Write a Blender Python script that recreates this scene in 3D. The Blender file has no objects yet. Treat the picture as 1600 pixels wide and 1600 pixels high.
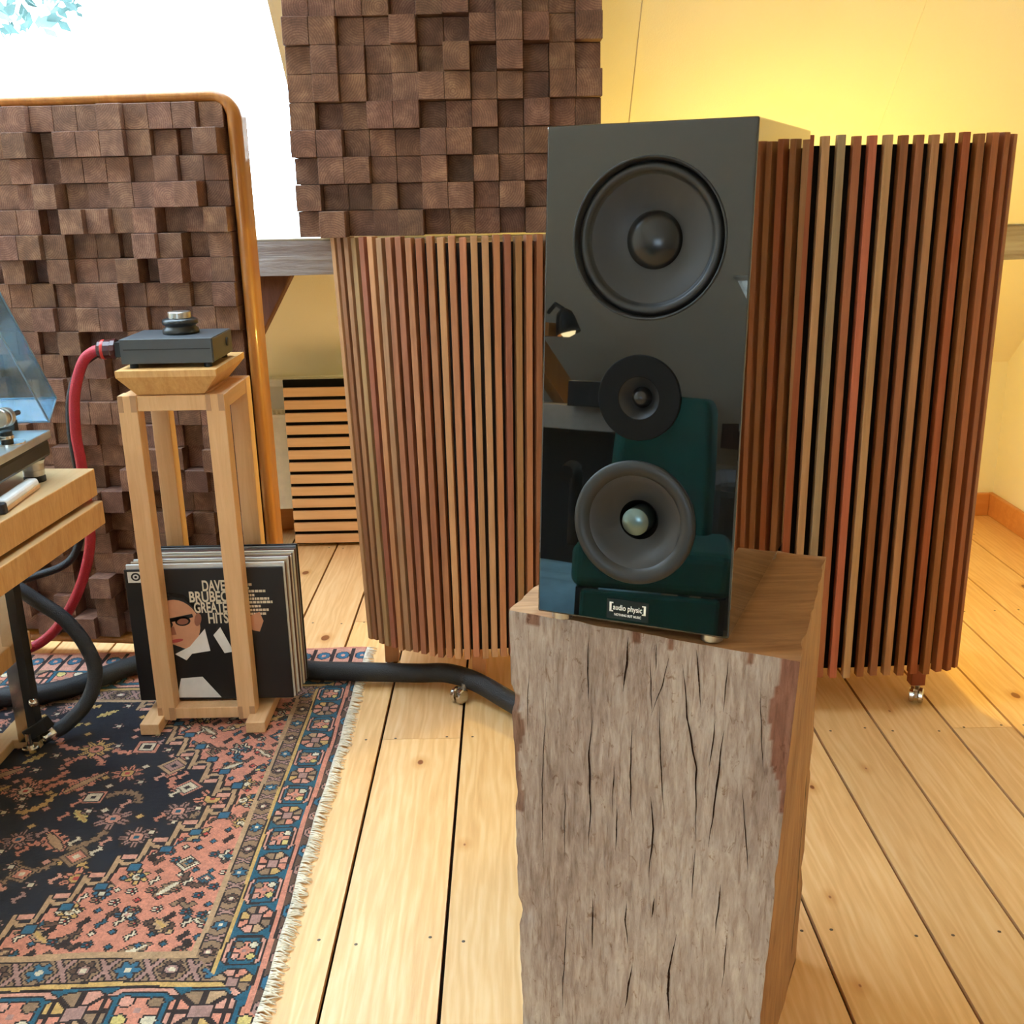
import bpy, math, random
import numpy as np
from mathutils import Vector, Matrix, noise as mnoise

SC = bpy.context.scene
SKY, EXPO, LAMP_W, SPOT_W = 22.0, -0.64, 33.0, 28.0
COL = SC.collection
random.seed(7)
V = Vector
PI = math.pi

# ------------------------------------------------------------------ helpers
def lin(c):
    return tuple(((x/255)/12.92 if x/255 <= .04045 else ((x/255+.055)/1.055)**2.4) for x in c)

class MB:
    """collects geometry for ONE mesh object"""
    def __init__(s):
        s.v = []; s.f = []; s.m = []; s.c = []; s.uv = []; s.smooth = []
    def face(s, idx, m=0, col=(1, 1, 1), uv=None, smooth=False):
        s.f.append(tuple(idx)); s.m.append(m); s.c.append(col); s.uv.append(uv); s.smooth.append(smooth)
    def hexa(s, p, m=0, col=(1, 1, 1), uvf=None):
        """8 corners: bottom ring (ccw from above) then top ring"""
        b = len(s.v); s.v += [tuple(q) for q in p]
        fs = [(3, 2, 1, 0), (4, 5, 6, 7), (0, 1, 5, 4), (1, 2, 6, 5), (2, 3, 7, 6), (3, 0, 4, 7)]
        for f in fs:
            uv = uvf([p[i] for i in f], f) if uvf else None
            s.face([b+i for i in f], m, col, uv)
        return s
    def box(s, c, size, m=0, col=(1, 1, 1), ax=None, uvf=None):
        c = V(c); hx, hy, hz = [x/2 for x in size]
        X, Y, Z = ax if ax else (V((1, 0, 0)), V((0, 1, 0)), V((0, 0, 1)))
        p = [c+X*(sx*hx)+Y*(sy*hy)+Z*(sz*hz) for sz in (-1, 1) for sx, sy in ((-1, -1), (1, -1), (1, 1), (-1, 1))]
        return s.hexa(p, m, col, uvf)
    def mm(s, lo, hi, m=0, col=(1, 1, 1)):
        return s.box([(a+b)/2 for a, b in zip(lo, hi)], [abs(b-a) for a, b in zip(lo, hi)], m, col)
    def tube(s, pts, r, n=12, m=0, col=(1, 1, 1), closed=False, caps=True, ell=None):
        pts = [V(p) for p in pts]; N = len(pts); rings = []
        up = None
        for i, p in enumerate(pts):
            if closed: t = (pts[(i+1) % N]-pts[i-1])
            else: t = pts[min(i+1, N-1)]-pts[max(i-1, 0)]
            t.normalize()
            if up is None:
                up = V((0, 0, 1)) if abs(t.z) < .9 else V((0, 1, 0))
            a = t.cross(up)
            if a.length < 1e-6: a = t.cross(V((1, 0, 0)))
            a.normalize(); bb = a.cross(t).normalized(); up = bb
            rr = r[i] if isinstance(r, (list, tuple)) else r
            base = len(s.v)
            for k in range(n):
                an = 2*PI*k/n
                s.v.append(tuple(p+a*(math.cos(an)*rr)+bb*(math.sin(an)*rr)))
            rings.append(base)
        rng = range(N if closed else N-1)
        for i in rng:
            A = rings[i]; B = rings[(i+1) % N]
            for k in range(n):
                k2 = (k+1) % n
                s.face((A+k, A+k2, B+k2, B+k), m, col, None, True)
        if caps and not closed:
            s.face([rings[0]+k for k in range(n)][::-1], m, col)
            s.face([rings[-1]+k for k in range(n)], m, col)
        return s
    def lathe(s, prof, c, U, W, N, n=48, m=0, col=(1, 1, 1), smooth=True, closed=True):
        """prof: (radius, offset along N) list; U, W span the disc plane"""
        c = V(c); rings = []
        for r, h in prof:
            base = len(s.v)
            if r < 1e-6:
                s.v.append(tuple(c+N*h)); rings.append((base, 1))
            else:
                for k in range(n):
                    a = 2*PI*k/n
                    s.v.append(tuple(c+U*(r*math.cos(a))+W*(r*math.sin(a))+N*h))
                rings.append((base, n))
        for (A, na), (B, nb) in zip(rings, rings[1:]):
            for k in range(n):
                k2 = (k+1) % n
                if na == 1 and nb == 1: continue
                if na == 1: f = (A, B+k, B+k2)
                elif nb == 1: f = (A+k, B, A+k2)
                else: f = (A+k, B+k, B+k2, A+k2)
                s.face(f, m, col, None, smooth)
        return s
    def cyl(s, c, r, h, n=32, m=0, col=(1, 1, 1), bev=0):
        b = min(bev, h/3, r/3)
        pr = [(0, 0), (r-b, 0), (r, b), (r, h-b), (r-b, h), (0, h)] if b else [(0, 0), (r, 0), (r, h), (0, h)]
        return s.lathe(pr, c, V((1, 0, 0)), V((0, -1, 0)), V((0, 0, 1)), n, m, col, False)
    def poly(s, pts, m=0, col=(1, 1, 1)):
        b = len(s.v); s.v += [tuple(p) for p in pts]
        s.face(range(b, b+len(pts)), m, col); return s
    def prism(s, pts, ext, m=0, col=(1, 1, 1)):
        """closed outline pts extruded by vector ext"""
        b = len(s.v); n = len(pts); ext = V(ext)
        s.v += [tuple(p) for p in pts]+[tuple(V(p)+ext) for p in pts]
        s.face(list(range(b, b+n))[::-1], m, col); s.face(range(b+n, b+2*n), m, col)
        for k in range(n):
            k2 = (k+1) % n
            s.face((b+k, b+k2, b+n+k2, b+n+k), m, col)
        return s
    def build(s, name, mats, parent=None, bevel=0, smooth=None, segs=2):
        me = bpy.data.meshes.new(name)
        org = ORG.get(parent.name, V((0, 0, 0))) if parent else V((0, 0, 0))
        own = V((0, 0, 0))
        vs = [(x-org.x, y-org.y, z-org.z) for x, y, z in s.v]
        me.from_pydata(vs, [], s.f)
        for mt in (mats if isinstance(mats, (list, tuple)) else [mats]): me.materials.append(mt)
        me.polygons.foreach_set('material_index', s.m)
        me.polygons.foreach_set('use_smooth', [bool(q) for q in s.smooth])
        if any(c != (1, 1, 1) for c in s.c):
            at = me.color_attributes.new('Col', 'FLOAT_COLOR', 'CORNER'); buf = []
            for f, c in zip(s.f, s.c): buf += [w_ for q in c for w_ in (*q, 1.0)] if isinstance(c[0], tuple) else (list(c[:3])+[1.0])*len(f)
            at.data.foreach_set('color', buf)
        if any(q is not None for q in s.uv):
            ul = me.uv_layers.new(name='UVMap'); buf = []
            for f, q in zip(s.f, s.uv):
                buf += [x for t in (q if q is not None else [(0, 0)]*len(f)) for x in t]
            ul.data.foreach_set('uv', buf)
        me.update(); me.validate()
        o = bpy.data.objects.new(name, me); COL.objects.link(o)
        if parent:
            o.parent = parent
        ORG[o.name] = org
        if bevel:
            bv = o.modifiers.new('bevel', 'BEVEL'); bv.width = bevel; bv.segments = segs; bv.limit_method = 'ANGLE'
            bv.angle_limit = math.radians(40)
        return o
ORG = {}

def tag(o, label, cat=None, group=None, kind=None):
    o['label'] = label
    if cat: o['category'] = cat
    if group: o['group'] = group
    if kind: o['kind'] = kind
    return o
def thing(name, loc, label, cat, group=None):
    o = bpy.data.objects.new(name, None); COL.objects.link(o); o.location = loc
    o.empty_display_size = .05
    ORG[o.name] = V(loc)
    return tag(o, label, cat, group)
def struct(o, label=None):
    o['kind'] = 'structure'
    if label: o['label'] = label
    return o

# ------------------------------------------------------------------ materials
class NT:
    def __init__(s, name):
        s.mat = bpy.data.materials.new(name); s.mat.use_nodes = True
        s.t = s.mat.node_tree; s.t.nodes.clear()
        s.out = s.n('ShaderNodeOutputMaterial')
    def n(s, typ, **kw):
        nd = s.t.nodes.new(typ)
        for k, v in kw.items():
            if k in nd.inputs.keys() if not hasattr(nd, k) else False: nd.inputs[k].default_value = v
            else: setattr(nd, k, v)
        return nd
    def l(s, a, b): s.t.links.new(a, b)
    def coord(s, kind='Object', scale=(1, 1, 1)):
        tc = s.n('ShaderNodeTexCoord'); mp = s.n('ShaderNodeMapping')
        mp.inputs['Scale'].default_value = scale
        s.l(tc.outputs[kind], mp.inputs['Vector']); return mp.outputs[0]
    def noise(s, vec, scale=5, detail=4, rough=.55, dist=0):
        nd = s.n('ShaderNodeTexNoise'); s.l(vec, nd.inputs['Vector'])
        nd.inputs['Scale'].default_value = scale; nd.inputs['Detail'].default_value = detail
        nd.inputs['Roughness'].default_value = rough; nd.inputs['Distortion'].default_value = dist
        return nd.outputs['Fac']
    def ramp(s, fac, stops):
        nd = s.n('ShaderNodeValToRGB'); e = nd.color_ramp.elements
        while len(e) > 1: e.remove(e[-1])
        e[0].position = stops[0][0]; e[0].color = tuple(stops[0][1])+(1,)
        for p, c in stops[1:]:
            x = e.new(p); x.color = tuple(c)+(1,)
        s.l(fac, nd.inputs[0]); return nd.outputs[0]
    def mix(s, a, b, fac=.5, mode='MIX'):
        nd = s.n('ShaderNodeMix'); nd.data_type = 'RGBA'; nd.blend_type = mode
        for sock, val in ((nd.inputs[0], fac), (nd.inputs[6], a), (nd.inputs[7], b)):
            if hasattr(val, 'links') or hasattr(val, 'is_linked'): s.l(val, sock)
            elif isinstance(val, (int, float)): sock.default_value = val
            else: sock.default_value = tuple(val)[:3]+(1,)
        return nd.outputs[2]
    def math(s, op, a, b=0.0):
        nd = s.n('ShaderNodeMath'); nd.operation = op
        for i, val in enumerate((a, b)):
            if hasattr(val, 'is_linked'): s.l(val, nd.inputs[i])
            else: nd.inputs[i].default_value = val
        return nd.outputs[0]
    def attr(s, name='Col'):
        nd = s.n('ShaderNodeAttribute'); nd.attribute_name = name; return nd.outputs['Color']
    def bsdf(s, base, rough=.5, metal=0, bump=None, bumpd=.002, coat=0, spec=.5, ior=None, coat_ior=None, coat_rough=.02, sheen=0):
        b = s.n('ShaderNodeBsdfPrincipled')
        def put(k, v):
            if hasattr(v, 'is_linked'): s.l(v, b.inputs[k])
            elif isinstance(v, (int, float)): b.inputs[k].default_value = v
            else: b.inputs[k].default_value = tuple(v)[:3]+(1,)
        put('Base Color', base); put('Roughness', rough); put('Metallic', metal)
        put('Specular IOR Level', spec); put('Coat Weight', coat); put('Coat Roughness', coat_rough)
        if ior: put('IOR', ior)
        if coat_ior: put('Coat IOR', coat_ior)
        if sheen: put('Sheen Weight', sheen)
        if bump is not None:
            bp = s.n('ShaderNodeBump'); bp.inputs['Distance'].default_value = bumpd; bp.inputs['Strength'].default_value = 1
            s.l(bump, bp.inputs['Height']); s.l(bp.outputs[0], b.inputs['Normal'])
        s.l(b.outputs[0], s.out.inputs[0]); return s.mat

def plain(name, rgb, rough=.5, metal=0, spec=.5, coat=0, var=.06, scale=40, bump=0):
    t = NT(name); v = t.coord()
    f = t.noise(v, scale, 3)
    c = lin(rgb)
    col = t.ramp(f, [(.3, [x*(1-var) for x in c]), (.7, [min(1, x*(1+var)) for x in c])])
    return t.bsdf(col, rough, metal, f if bump else None, bump, coat, spec)
def wood(name, light, dark, axis='z', dens=90, stretch=14, rough=.5, attr=False, bump=.0006, coat=0, contrast=1.0, spec=.4):
    t = NT(name); sc = {'x': (1/stretch, 1, 1), 'y': (1, 1/stretch, 1), 'z': (1, 1, 1/stretch)}[axis]
    v = t.coord('Object', sc)
    f1 = t.noise(v, dens, 5, .65, .6); f2 = t.noise(v, dens*.2, 3, .5, .8)
    f = t.math('ADD', t.math('MULTIPLY', f1, .55), t.math('MULTIPLY', f2, .45))
    lo, hi = .5-.2/contrast, .5+.2/contrast
    col = t.ramp(f, [(lo, lin(dark)), (hi, lin(light))])
    if attr: col = t.mix(col, t.attr(), 1.0, 'MULTIPLY')
    return t.bsdf(col, rough, 0, f1, bump, coat, spec)

M = {}
# walls: slightly textured cream plaster/board
def wallmat(name, rgb):
    t = NT(name); v = t.coord('Object')
    f = t.noise(v, 300, 2); f2 = t.noise(v, 2.2, 3)
    c = lin(rgb)
    return t.bsdf(t.ramp(f2, [(.3, [x*.96 for x in c]), (.7, c)]), .75, 0, f, .0004, 0, .25)
M['wall'] = wallmat('cream_paint', (236, 229, 210))
M['white_trim'] = plain('white_paint', (232, 226, 208), .5)
M['beam'] = wood('weathered_beam', (172, 164, 160), (104, 82, 72), 'x', 60, 12, .75, bump=.003)
M['brace'] = wood('dark_brace', (112, 70, 52), (66, 36, 26), 'z', 50, 8, .7, bump=.002)
M['baseboard'] = wood('pine_baseboard', (214, 150, 88), (190, 122, 64), 'x', 60, 14, .45)

def floor_mat():
    t = NT('pine_boards'); uv = t.n('ShaderNodeUVMap'); uv.uv_map = 'UVMap'
    mp = t.n('ShaderNodeMapping'); mp.inputs['Scale'].default_value = (1, .07, 1); t.l(uv.outputs[0], mp.inputs[0])
    g = t.noise(mp.outputs[0], 26, 6, .6, .9); g2 = t.noise(mp.outputs[0], 160, 3, .6, .2)
    w = t.n('ShaderNodeTexWave'); w.wave_type = 'BANDS'; w.bands_direction = 'X'
    mp2 = t.n('ShaderNodeMapping'); mp2.inputs['Scale'].default_value = (1, .09, 1); t.l(uv.outputs[0], mp2.inputs[0])
    t.l(mp2.outputs[0], w.inputs['Vector']); w.inputs['Scale'].default_value = 16; w.inputs['Distortion'].default_value = 12
    w.inputs['Detail'].default_value = 2; w.inputs['Detail Scale'].default_value = 2.2
    f = t.math('ADD', t.math('ADD', t.math('MULTIPLY', g, .5), t.math('MULTIPLY', w.outputs['Fac'], .16)), t.math('MULTIPLY', g2, .34))
    col = t.ramp(f, [(.3, lin((208, 162, 108))), (.5, lin((221, 178, 124))), (.72, lin((231, 196, 148)))])
    # knots
    mk = t.n('ShaderNodeMapping'); mk.inputs['Scale'].default_value = (1, .62, 1); t.l(uv.outputs[0], mk.inputs[0])
    vo = t.n('ShaderNodeTexVoronoi'); vo.voronoi_dimensions = '2D'; vo.inputs['Scale'].default_value = 5.6; t.l(mk.outputs[0], vo.inputs['Vector'])
    sep = t.n('ShaderNodeSeparateColor'); t.l(vo.outputs['Color'], sep.inputs[0])
    size = t.math('MULTIPLY', t.math('MULTIPLY', sep.outputs[0], sep.outputs[0]), .05)
    kd = t.math('SUBTRACT', vo.outputs['Distance'], size)
    kn = t.ramp(kd, [(0.0, lin((132, 80, 44))), (.010, lin((168, 108, 58))), (.02, (1, 1, 1))])
    halo = t.ramp(kd, [(0.0, (.80, .66, .50)), (.09, (1, 1, 1))])
    gate = t.math('GREATER_THAN', sep.outputs[1], .35)
    col = t.mix(col, halo, gate, 'MULTIPLY'); col = t.mix(col, t.mix(col, kn, 1.0, 'DARKEN'), gate, 'MIX')
    col = t.mix(col, t.attr(), 1.0, 'MULTIPLY')
    return t.bsdf(col, t.ramp(g, [(.3, (.30,)*3), (.7, (.44,)*3)]), 0, g2, .0003, 0, .45)
M['floor'] = floor_mat()
M['gap'] = plain('board_gap', (30, 16, 10), .95)
M['nail'] = plain('nail_head', (96, 84, 72), .5, .6)

def block_mat():
    t = NT('diffuser_end_grain'); uv = t.n('ShaderNodeUVMap'); uv.uv_map = 'UVMap'
    w = t.n('ShaderNodeTexWave'); w.wave_type = 'RINGS'; w.rings_direction = 'Z'; t.l(uv.outputs[0], w.inputs['Vector'])
    w.inputs['Scale'].default_value = 70; w.inputs['Distortion'].default_value = 1.6; w.inputs['Detail'].default_value = 2
    v = t.coord('Object'); f = t.noise(v, 35, 4); f2 = t.noise(v, 420, 2)
    a = t.math('ADD', t.math('MULTIPLY', w.outputs['Fac'], .11), t.math('ADD', t.math('MULTIPLY', f, .6), t.math('MULTIPLY', f2, .29)))
    col = t.ramp(a, [(.3, lin((88, 60, 49))), (.5, lin((118, 84, 68))), (.72, lin((160, 122, 98)))])
    col = t.mix(col, t.attr(), 1.0, 'MULTIPLY')
    return t.bsdf(col, .62, 0, f2, .0006, 0, .35)
M['blocks'] = block_mat()
M['block_back'] = plain('diffuser_backing', (60, 38, 30), .8)
M['varnish'] = wood('varnished_frame', (196, 134, 64), (150, 88, 36), 'z', 70, 12, .38, coat=.3)
M['varnish_h'] = M['varnish']
M['slat'] = wood('slat_wood', (255, 255, 255), (196, 186, 180), 'z', 120, 18, .5, attr=True)
M['felt'] = plain('black_felt', (24, 22, 22), .95, spec=.1)
M['grey_felt'] = plain('grey_felt', (66, 64, 66), .95, spec=.1)
M['column_ply'] = wood('column_plywood', (190, 132, 80), (160, 104, 60), 'x', 70, 10, .55)
M['leg_wood'] = wood('leg_wood', (204, 138, 84), (176, 108, 60), 'z', 80, 12, .5)
M['leg_red'] = wood('leg_redwood', (150, 74, 40), (120, 54, 28), 'z', 80, 12, .5)
M['chrome'] = plain('chrome', (214, 212, 206), .12, 1.0)
M['brushed'] = plain('brushed_steel', (188, 186, 180), .3, 1.0)
M['rubber'] = plain('black_rubber', (20, 20, 21), .6)
M['beech'] = wood('beech', (226, 184, 138), (204, 158, 110), 'z', 130, 16, .5)
M['beech_y'] = wood('beech_rail', (226, 184, 138), (204, 158, 110), 'y', 130, 16, .5)
M['beech_end'] = plain('beech_end_grain', (176, 134, 96), .6)
M['bamboo'] = wood('bamboo_ply', (222, 176, 116), (190, 138, 78), 'z', 150, 5, .45)
M['bamboo_top'] = wood('bamboo_top', (214, 178, 130), (196, 156, 106), 'y', 80, 14, .3, coat=.5)
M['ps_black'] = plain('anodised_black', (48, 52, 56), .5, .2, 1.0)
M['ps_grey'] = plain('brushed_black_side', (64, 62, 58), .4, .5)
M['gloss'] = None
t = NT('black_piano_lacquer'); vv = t.coord(); ff = t.noise(vv, 8, 2)
M['gloss'] = t.bsdf(t.ramp(ff, [(.3, (.004, .0042, .0045)), (.7, (.005, .005, .0055))]), .03, 0, None, 0, 1.0, .1, None, 1.62, .012)
M['cone'] = plain('driver_cone', (40, 41, 44), .42, .25)
M['cone_gloss'] = plain('driver_cap', (32, 32, 34), .24, .35)
M['surround'] = plain('rubber_surround', (20, 21, 23), .45)
M['pitch'] = plain('tweeter_plate', (8, 8, 9), .6, spec=.12)
M['plug'] = plain('phase_plug', (96, 112, 112), .3, .9)
M['white_print'] = plain('white_print', (236, 236, 232), .5)
M['badge'] = plain('badge_plate', (20, 24, 26), .25)

def weather_mat():
    t = NT('weathered_oak'); v = t.coord('Object')
    def mp(s):
        m = t.n('ShaderNodeMapping'); m.inputs['Scale'].default_value = s; t.l(v, m.inputs[0]); return m.outputs[0]
    fine = t.noise(mp((1, 1, .16)), 130, 5, .7, .4); big = t.noise(mp((1, 1, .5)), 7, 4, .6)
    pits = t.noise(mp((1, 1, .45)), 90, 4, .75, .8)
    f = t.math('ADD', t.math('MULTIPLY', fine, .6), t.math('MULTIPLY', big, .4))
    col = t.ramp(f, [(.32, lin((112, 95, 86))), (.48, lin((150, 134, 125))), (.66, lin((182, 170, 161)))])
    pm = t.ramp(pits, [(.60, (1, 1, 1)), (.68, (.62, .52, .44))])
    col = t.mix(col, pm, 1.0, 'MULTIPLY')
    flk = t.ramp(t.noise(mp((1, 1, .10)), 210, 3, .7), [(.34, (.76, .70, .66)), (.44, (1, 1, 1))]); col = t.mix(col, flk, 1.0, 'MULTIPLY')
    col = t.mix(col, t.attr(), 1.0, 'MULTIPLY')
    return t.bsdf(col, .85, 0, f, .0022, 0, .2)
M['weather'] = weather_mat(); M['crack'] = plain('crack_core', (40, 26, 20), .95, spec=.05)
t = NT('sawn_oak'); v = t.coord('Object', (.12, 1, .12)); f1 = t.noise(v, 60, 6, .65, .8); v2 = t.coord('Object'); f2 = t.noise(v2, 6, 3)
ff = t.math('ADD', t.math('MULTIPLY', f1, .6), t.math('MULTIPLY', f2, .4))
M['sawn'] = t.bsdf(t.mix(t.ramp(ff, [(.32, lin((120, 82, 54))), (.68, lin((182, 140, 100)))]), t.attr(), 1.0, 'MULTIPLY'), .65, 0, f1, .002, 0, .3)

t = NT('knotted_wool'); v = t.coord('Object'); f = t.noise(v, 900, 2); f2 = t.noise(v, 60, 3)
colr = t.mix(t.attr(), t.ramp(f2, [(.3, (.82,)*3), (.7, (1.1,)*3)]), 1.0, 'MULTIPLY')
M['rug'] = t.bsdf(t.mix(colr, t.ramp(f, [(.3, (.75,)*3), (.7, (1.15,)*3)]), 1.0, 'MULTIPLY'), .95, 0, f, .002, 0, .1, sheen=.15)
M['fringe'] = plain('cotton_fringe', (226, 216, 196), .9, spec=.1, var=.15)
M['cable_red'] = plain('red_braided_sleeve', (172, 30, 48), .5, var=.2, scale=400, bump=.001)
M['cable_black'] = plain('black_braided_sleeve', (30, 31, 34), .55, var=.3, scale=500, bump=.0015)
M['plug_smoke'] = plain('smoked_plug', (70, 34, 34), .2)
M['plug_red'] = plain('red_plug_core', (190, 40, 30), .35)
M['paper'] = plain('sleeve_card', (226, 220, 206), .6)
M['sleeve_black'] = plain('black_sleeve', (22, 22, 26), .38)
M['sleeve_white'] = plain('white_sleeve', (222, 224, 224), .5)
M['sleeve_tan'] = plain('tan_sleeve', (176, 160, 136), .6)
M['sleeve_brown'] = plain('brown_sleeve', (96, 62, 54), .5)
M['sleeve_grey'] = plain('grey_sleeve', (120, 122, 126), .4)
M['skin'] = plain('printed_skin', (206, 150, 116), .4)
M['skin_dark'] = plain('printed_skin_shade', (150, 96, 74), .4)
M['lips'] = plain('printed_lips', (176, 70, 66), .4)
M['suit'] = plain('printed_suit', (10, 10, 13), .4)
M['cream_print'] = plain('cream_lettering', (226, 214, 190), .45)
M['silver'] = plain('silver_plinth', (196, 200, 198), .28, .85)
M['tt_black'] = plain('plinth_black', (26, 28, 28), .32)
M['radiator'] = plain('radiator_enamel', (234, 222, 194), .35)
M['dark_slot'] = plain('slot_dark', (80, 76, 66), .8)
M['oak_slat'] = wood('light_oak_slat', (236, 194, 150), (220, 170, 124), 'x', 110, 16, .5)
M['green'] = plain('green_velvet', (24, 104, 92), .8, var=.25, scale=12)
M['blue_cloth'] = plain('blue_cloth', (150, 206, 232), .8, var=.2, scale=14)
M['grey_cloth'] = plain('grey_upholstery', (92, 94, 96), .85, var=.15)
M['desk_white'] = plain('desk_front', (196, 190, 178), .5)
M['matt_black'] = plain('matt_black', (16, 16, 17), .55)
M['orange_wood'] = wood('orange_pine', (206, 140, 62), (178, 108, 40), 'z', 60, 12, .45)
M['leaf'] = plain('leaf_teal', (72, 96, 90), .8, var=.35, scale=6)
M['bark'] = plain('pale_bark', (190, 200, 196), .9)
def glassy(name, tint, refl=1.5, alpha=.0):
    t = NT(name); tr = t.n('ShaderNodeBsdfTransparent'); tr.inputs[0].default_value = tuple(tint)+(1,)
    gl = t.n('ShaderNodeBsdfGlossy'); gl.inputs['Roughness'].default_value = .02
    lw = t.n('ShaderNodeLayerWeight'); lw.inputs['Blend'].default_value = .5
    fr = t.math('ADD', t.math('MULTIPLY', t.math('POWER', lw.outputs['Facing'], 4.0), .75), ((refl-1)/(refl+1))**2)
    mx = t.n('ShaderNodeMixShader'); t.l(fr, mx.inputs[0]); t.l(tr.outputs[0], mx.inputs[1]); t.l(gl.outputs[0], mx.inputs[2])
    if alpha:
        df = t.n('ShaderNodeBsdfDiffuse'); df.inputs[0].default_value = (.6, .8, .9, 1)
        m2 = t.n('ShaderNodeMixShader'); m2.inputs[0].default_value = alpha
        t.l(mx.outputs[0], m2.inputs[1]); t.l(df.outputs[0], m2.inputs[2]); t.l(m2.outputs[0], t.out.inputs[0])
    else: t.l(mx.outputs[0], t.out.inputs[0])
    return t.mat
M['glass'] = glassy('window_glass', (.97, .99, 1), 1.4)
M['acrylic'] = glassy('clear_acrylic', (.74, .88, .95), 1.5, .06)
M['acrylic_edge'] = glassy('acrylic_edge', (.25, .55, .72), 1.5, .35)
def emis(name, rgb, s):
    t = NT(name); e = t.n('ShaderNodeEmission'); e.inputs[0].default_value = tuple(rgb)+(1,); e.inputs[1].default_value = s
    t.l(e.outputs[0], t.out.inputs[0]); return t.mat
M['bulb'] = emis('lamp_bulb', (1, .80, .42), 26)

# ------------------------------------------------------------------ camera (solved from the vanishing points)
R = np.array([[.9998, -.0204, -.0002], [-.0058, -.2920, .9564], [-.0196, -.9562, -.2920]])
cam = bpy.data.objects.new('camera', bpy.data.cameras.new('camera')); COL.objects.link(cam)
r_, u_, b_ = V(R[:, 0]), V(-R[:, 1]), V(-R[:, 2])
mw = Matrix((r_, u_, b_)).transposed().to_4x4(); mw.translation = V((0, 0, 1.05)); cam.matrix_world = mw
cam.data.sensor_width = 36; cam.data.lens = 36*1655/1600; cam.data.clip_start = .02
SC.camera = cam

# ------------------------------------------------------------------ room shell
XL, XR = -3.2, 1.566          # gables
YB, YF = 3.308, -1.95          # knee walls (far, near)
ZK = .5                        # knee wall height; roof slopes rise at 45 degrees
YR = (YB+YF)/2; ZR = ZK+YB-YR
DX = -.468                     # dormer cheek
def slope_far(x, y): return V((x, y, ZK+YB-y))
def slope_near(x, y): return V((x, y, ZK+y-YF))
# floor: individual boards over a dark base
fl = MB()
fl.mm((XL-.1, YF-.1, -.05), (XR+.1, YB+.1, -.012), 1)
seams = [-.838, -.690, -.5455, -.410, -.2715, -.111, .048, .205, .318, .4325, .597, .727, .87, .995, 1.115, 1.2525, 1.40, 1.60]
x = seams[0]
while x > XL-.2:
    x -= random.uniform(.135, .16); seams.insert(0, x)
ends = {}
for a, b in zip(seams, seams[1:]):
    g = .0028
    cuts = [YF-.1]+sorted(random.choice([-1.1, -.5, .1, .7, 1.3, 1.9, 2.5])+random.uniform(-.01, .01) for _ in range(1))+[YB+.1]
    if abs(a+.111) < .001: cuts = [YF-.1, .7, YB+.1]
    if abs(a+.2715) < .001: cuts = [YF-.1, -.5, 1.897, YB+.1]
    for y0, y1 in zip(cuts, cuts[1:]):
        tn = random.uniform(.9, 1.06); col = (tn, tn*random.uniform(.96, 1.0), tn*random.uniform(.9, 1.0))
        du, dv = random.uniform(0, 40), random.uniform(0, 40)
        base = len(fl.v); e = .0006
        lo = (a+g, y0+e); hi = (b-g, y1-e)
        fl.v += [(lo[0], lo[1], 0), (hi[0], lo[1], 0), (hi[0], hi[1], 0), (lo[0], hi[1], 0),
                 (lo[0], lo[1], -.011), (hi[0], lo[1], -.011), (hi[0], hi[1], -.011), (lo[0], hi[1], -.011)]
        uv = [(p[0]+du, p[1]+dv) for p in (lo, (hi[0], lo[1]), hi, (lo[0], hi[1]))]
        fl.face((base, base+1, base+2, base+3), 0, col, uv)
        for q in range(4):
            q2 = (q+1) % 4
            fl.face((base+q2, base+q, base+4+q, base+4+q2), 0, col, [(0, 0)]*4)
    for jy in (-1.1, -.5, .1, .7, 1.30, 1.895, 2.5, 3.1):
        for nx in (a+.026, b-.026):
            p = (nx+random.uniform(-.006, .006), jy+random.uniform(-.012, .012), .0002)
            fl.lathe([(.0028, 0), (.0022, .0004), (0, .0004)], p, V((1, 0, 0)), V((0, -1, 0)), V((0, 0, 1)), 8, 2)
struct(fl.build('floor', [M['floor'], M['gap'], M['nail']]), 'honey pine floorboards with dark gaps and nail heads')

# knee walls and gables
def slab(pts, n, th=.06):
    return MB().prism(pts, V(n)*th)
struct(MB().mm((XL, YB, 0), (XR, YB+.08, ZK)).build('wall_back', M['wall']), 'low cream knee wall under the sloped ceiling')
struct(MB().mm((XL, YF-.08, 0), (XR, YF, ZK)).build('wall_front', M['wall']))
gab = [(YF-.08, 0), (YB+.08, 0), (YB+.08, ZK), (YR, ZR+.1), (YF-.08, ZK)]
struct(MB().prism([(XR, y, z) for y, z in gab], (.08, 0, 0)).build('wall_right', M['wall']), 'cream gable wall beside the tall slatted column')
struct(MB().prism([(XL-.08, y, z) for y, z in gab], (.08, 0, 0)).build('wall_left', M['wall']))
# far slope with dormer opening
yd0 = YB+ZK-.905               # opening starts just behind the purlin
yd1 = 1.22
nf = V((0, 1, 1)).normalized()
c = MB()
def patch(mb, f, x0, x1, y0, y1, n, th=.07):
    mb.prism([f(x0, y0), f(x1, y0), f(x1, y1), f(x0, y1)], n*th)
xd0 = -2.9
patch(c, slope_far, DX, XR, YR, YB, nf)
patch(c, slope_far, XL, xd0, YR, YB, nf)
patch(c, slope_far, xd0, DX, YR, yd1, nf)
patch(c, slope_far, xd0, DX, yd0, YB, nf)
for sx in (.2925, .8825):      # thin joint battens between the ceiling boards
    p0, p1 = slope_far(sx, YR), slope_far(sx, YB-.02)
    dr = (p1-p0).normalized()
    c.box((p0+p1)/2-nf*.0012, ((p1-p0).length, .005, .0024), 0, (1, 1, 1), (dr, V((1, 0, 0)), nf))
struct(c.build('ceiling_back', M['wall']), 'cream sloped ceiling with thin board joints above the columns')
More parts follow.
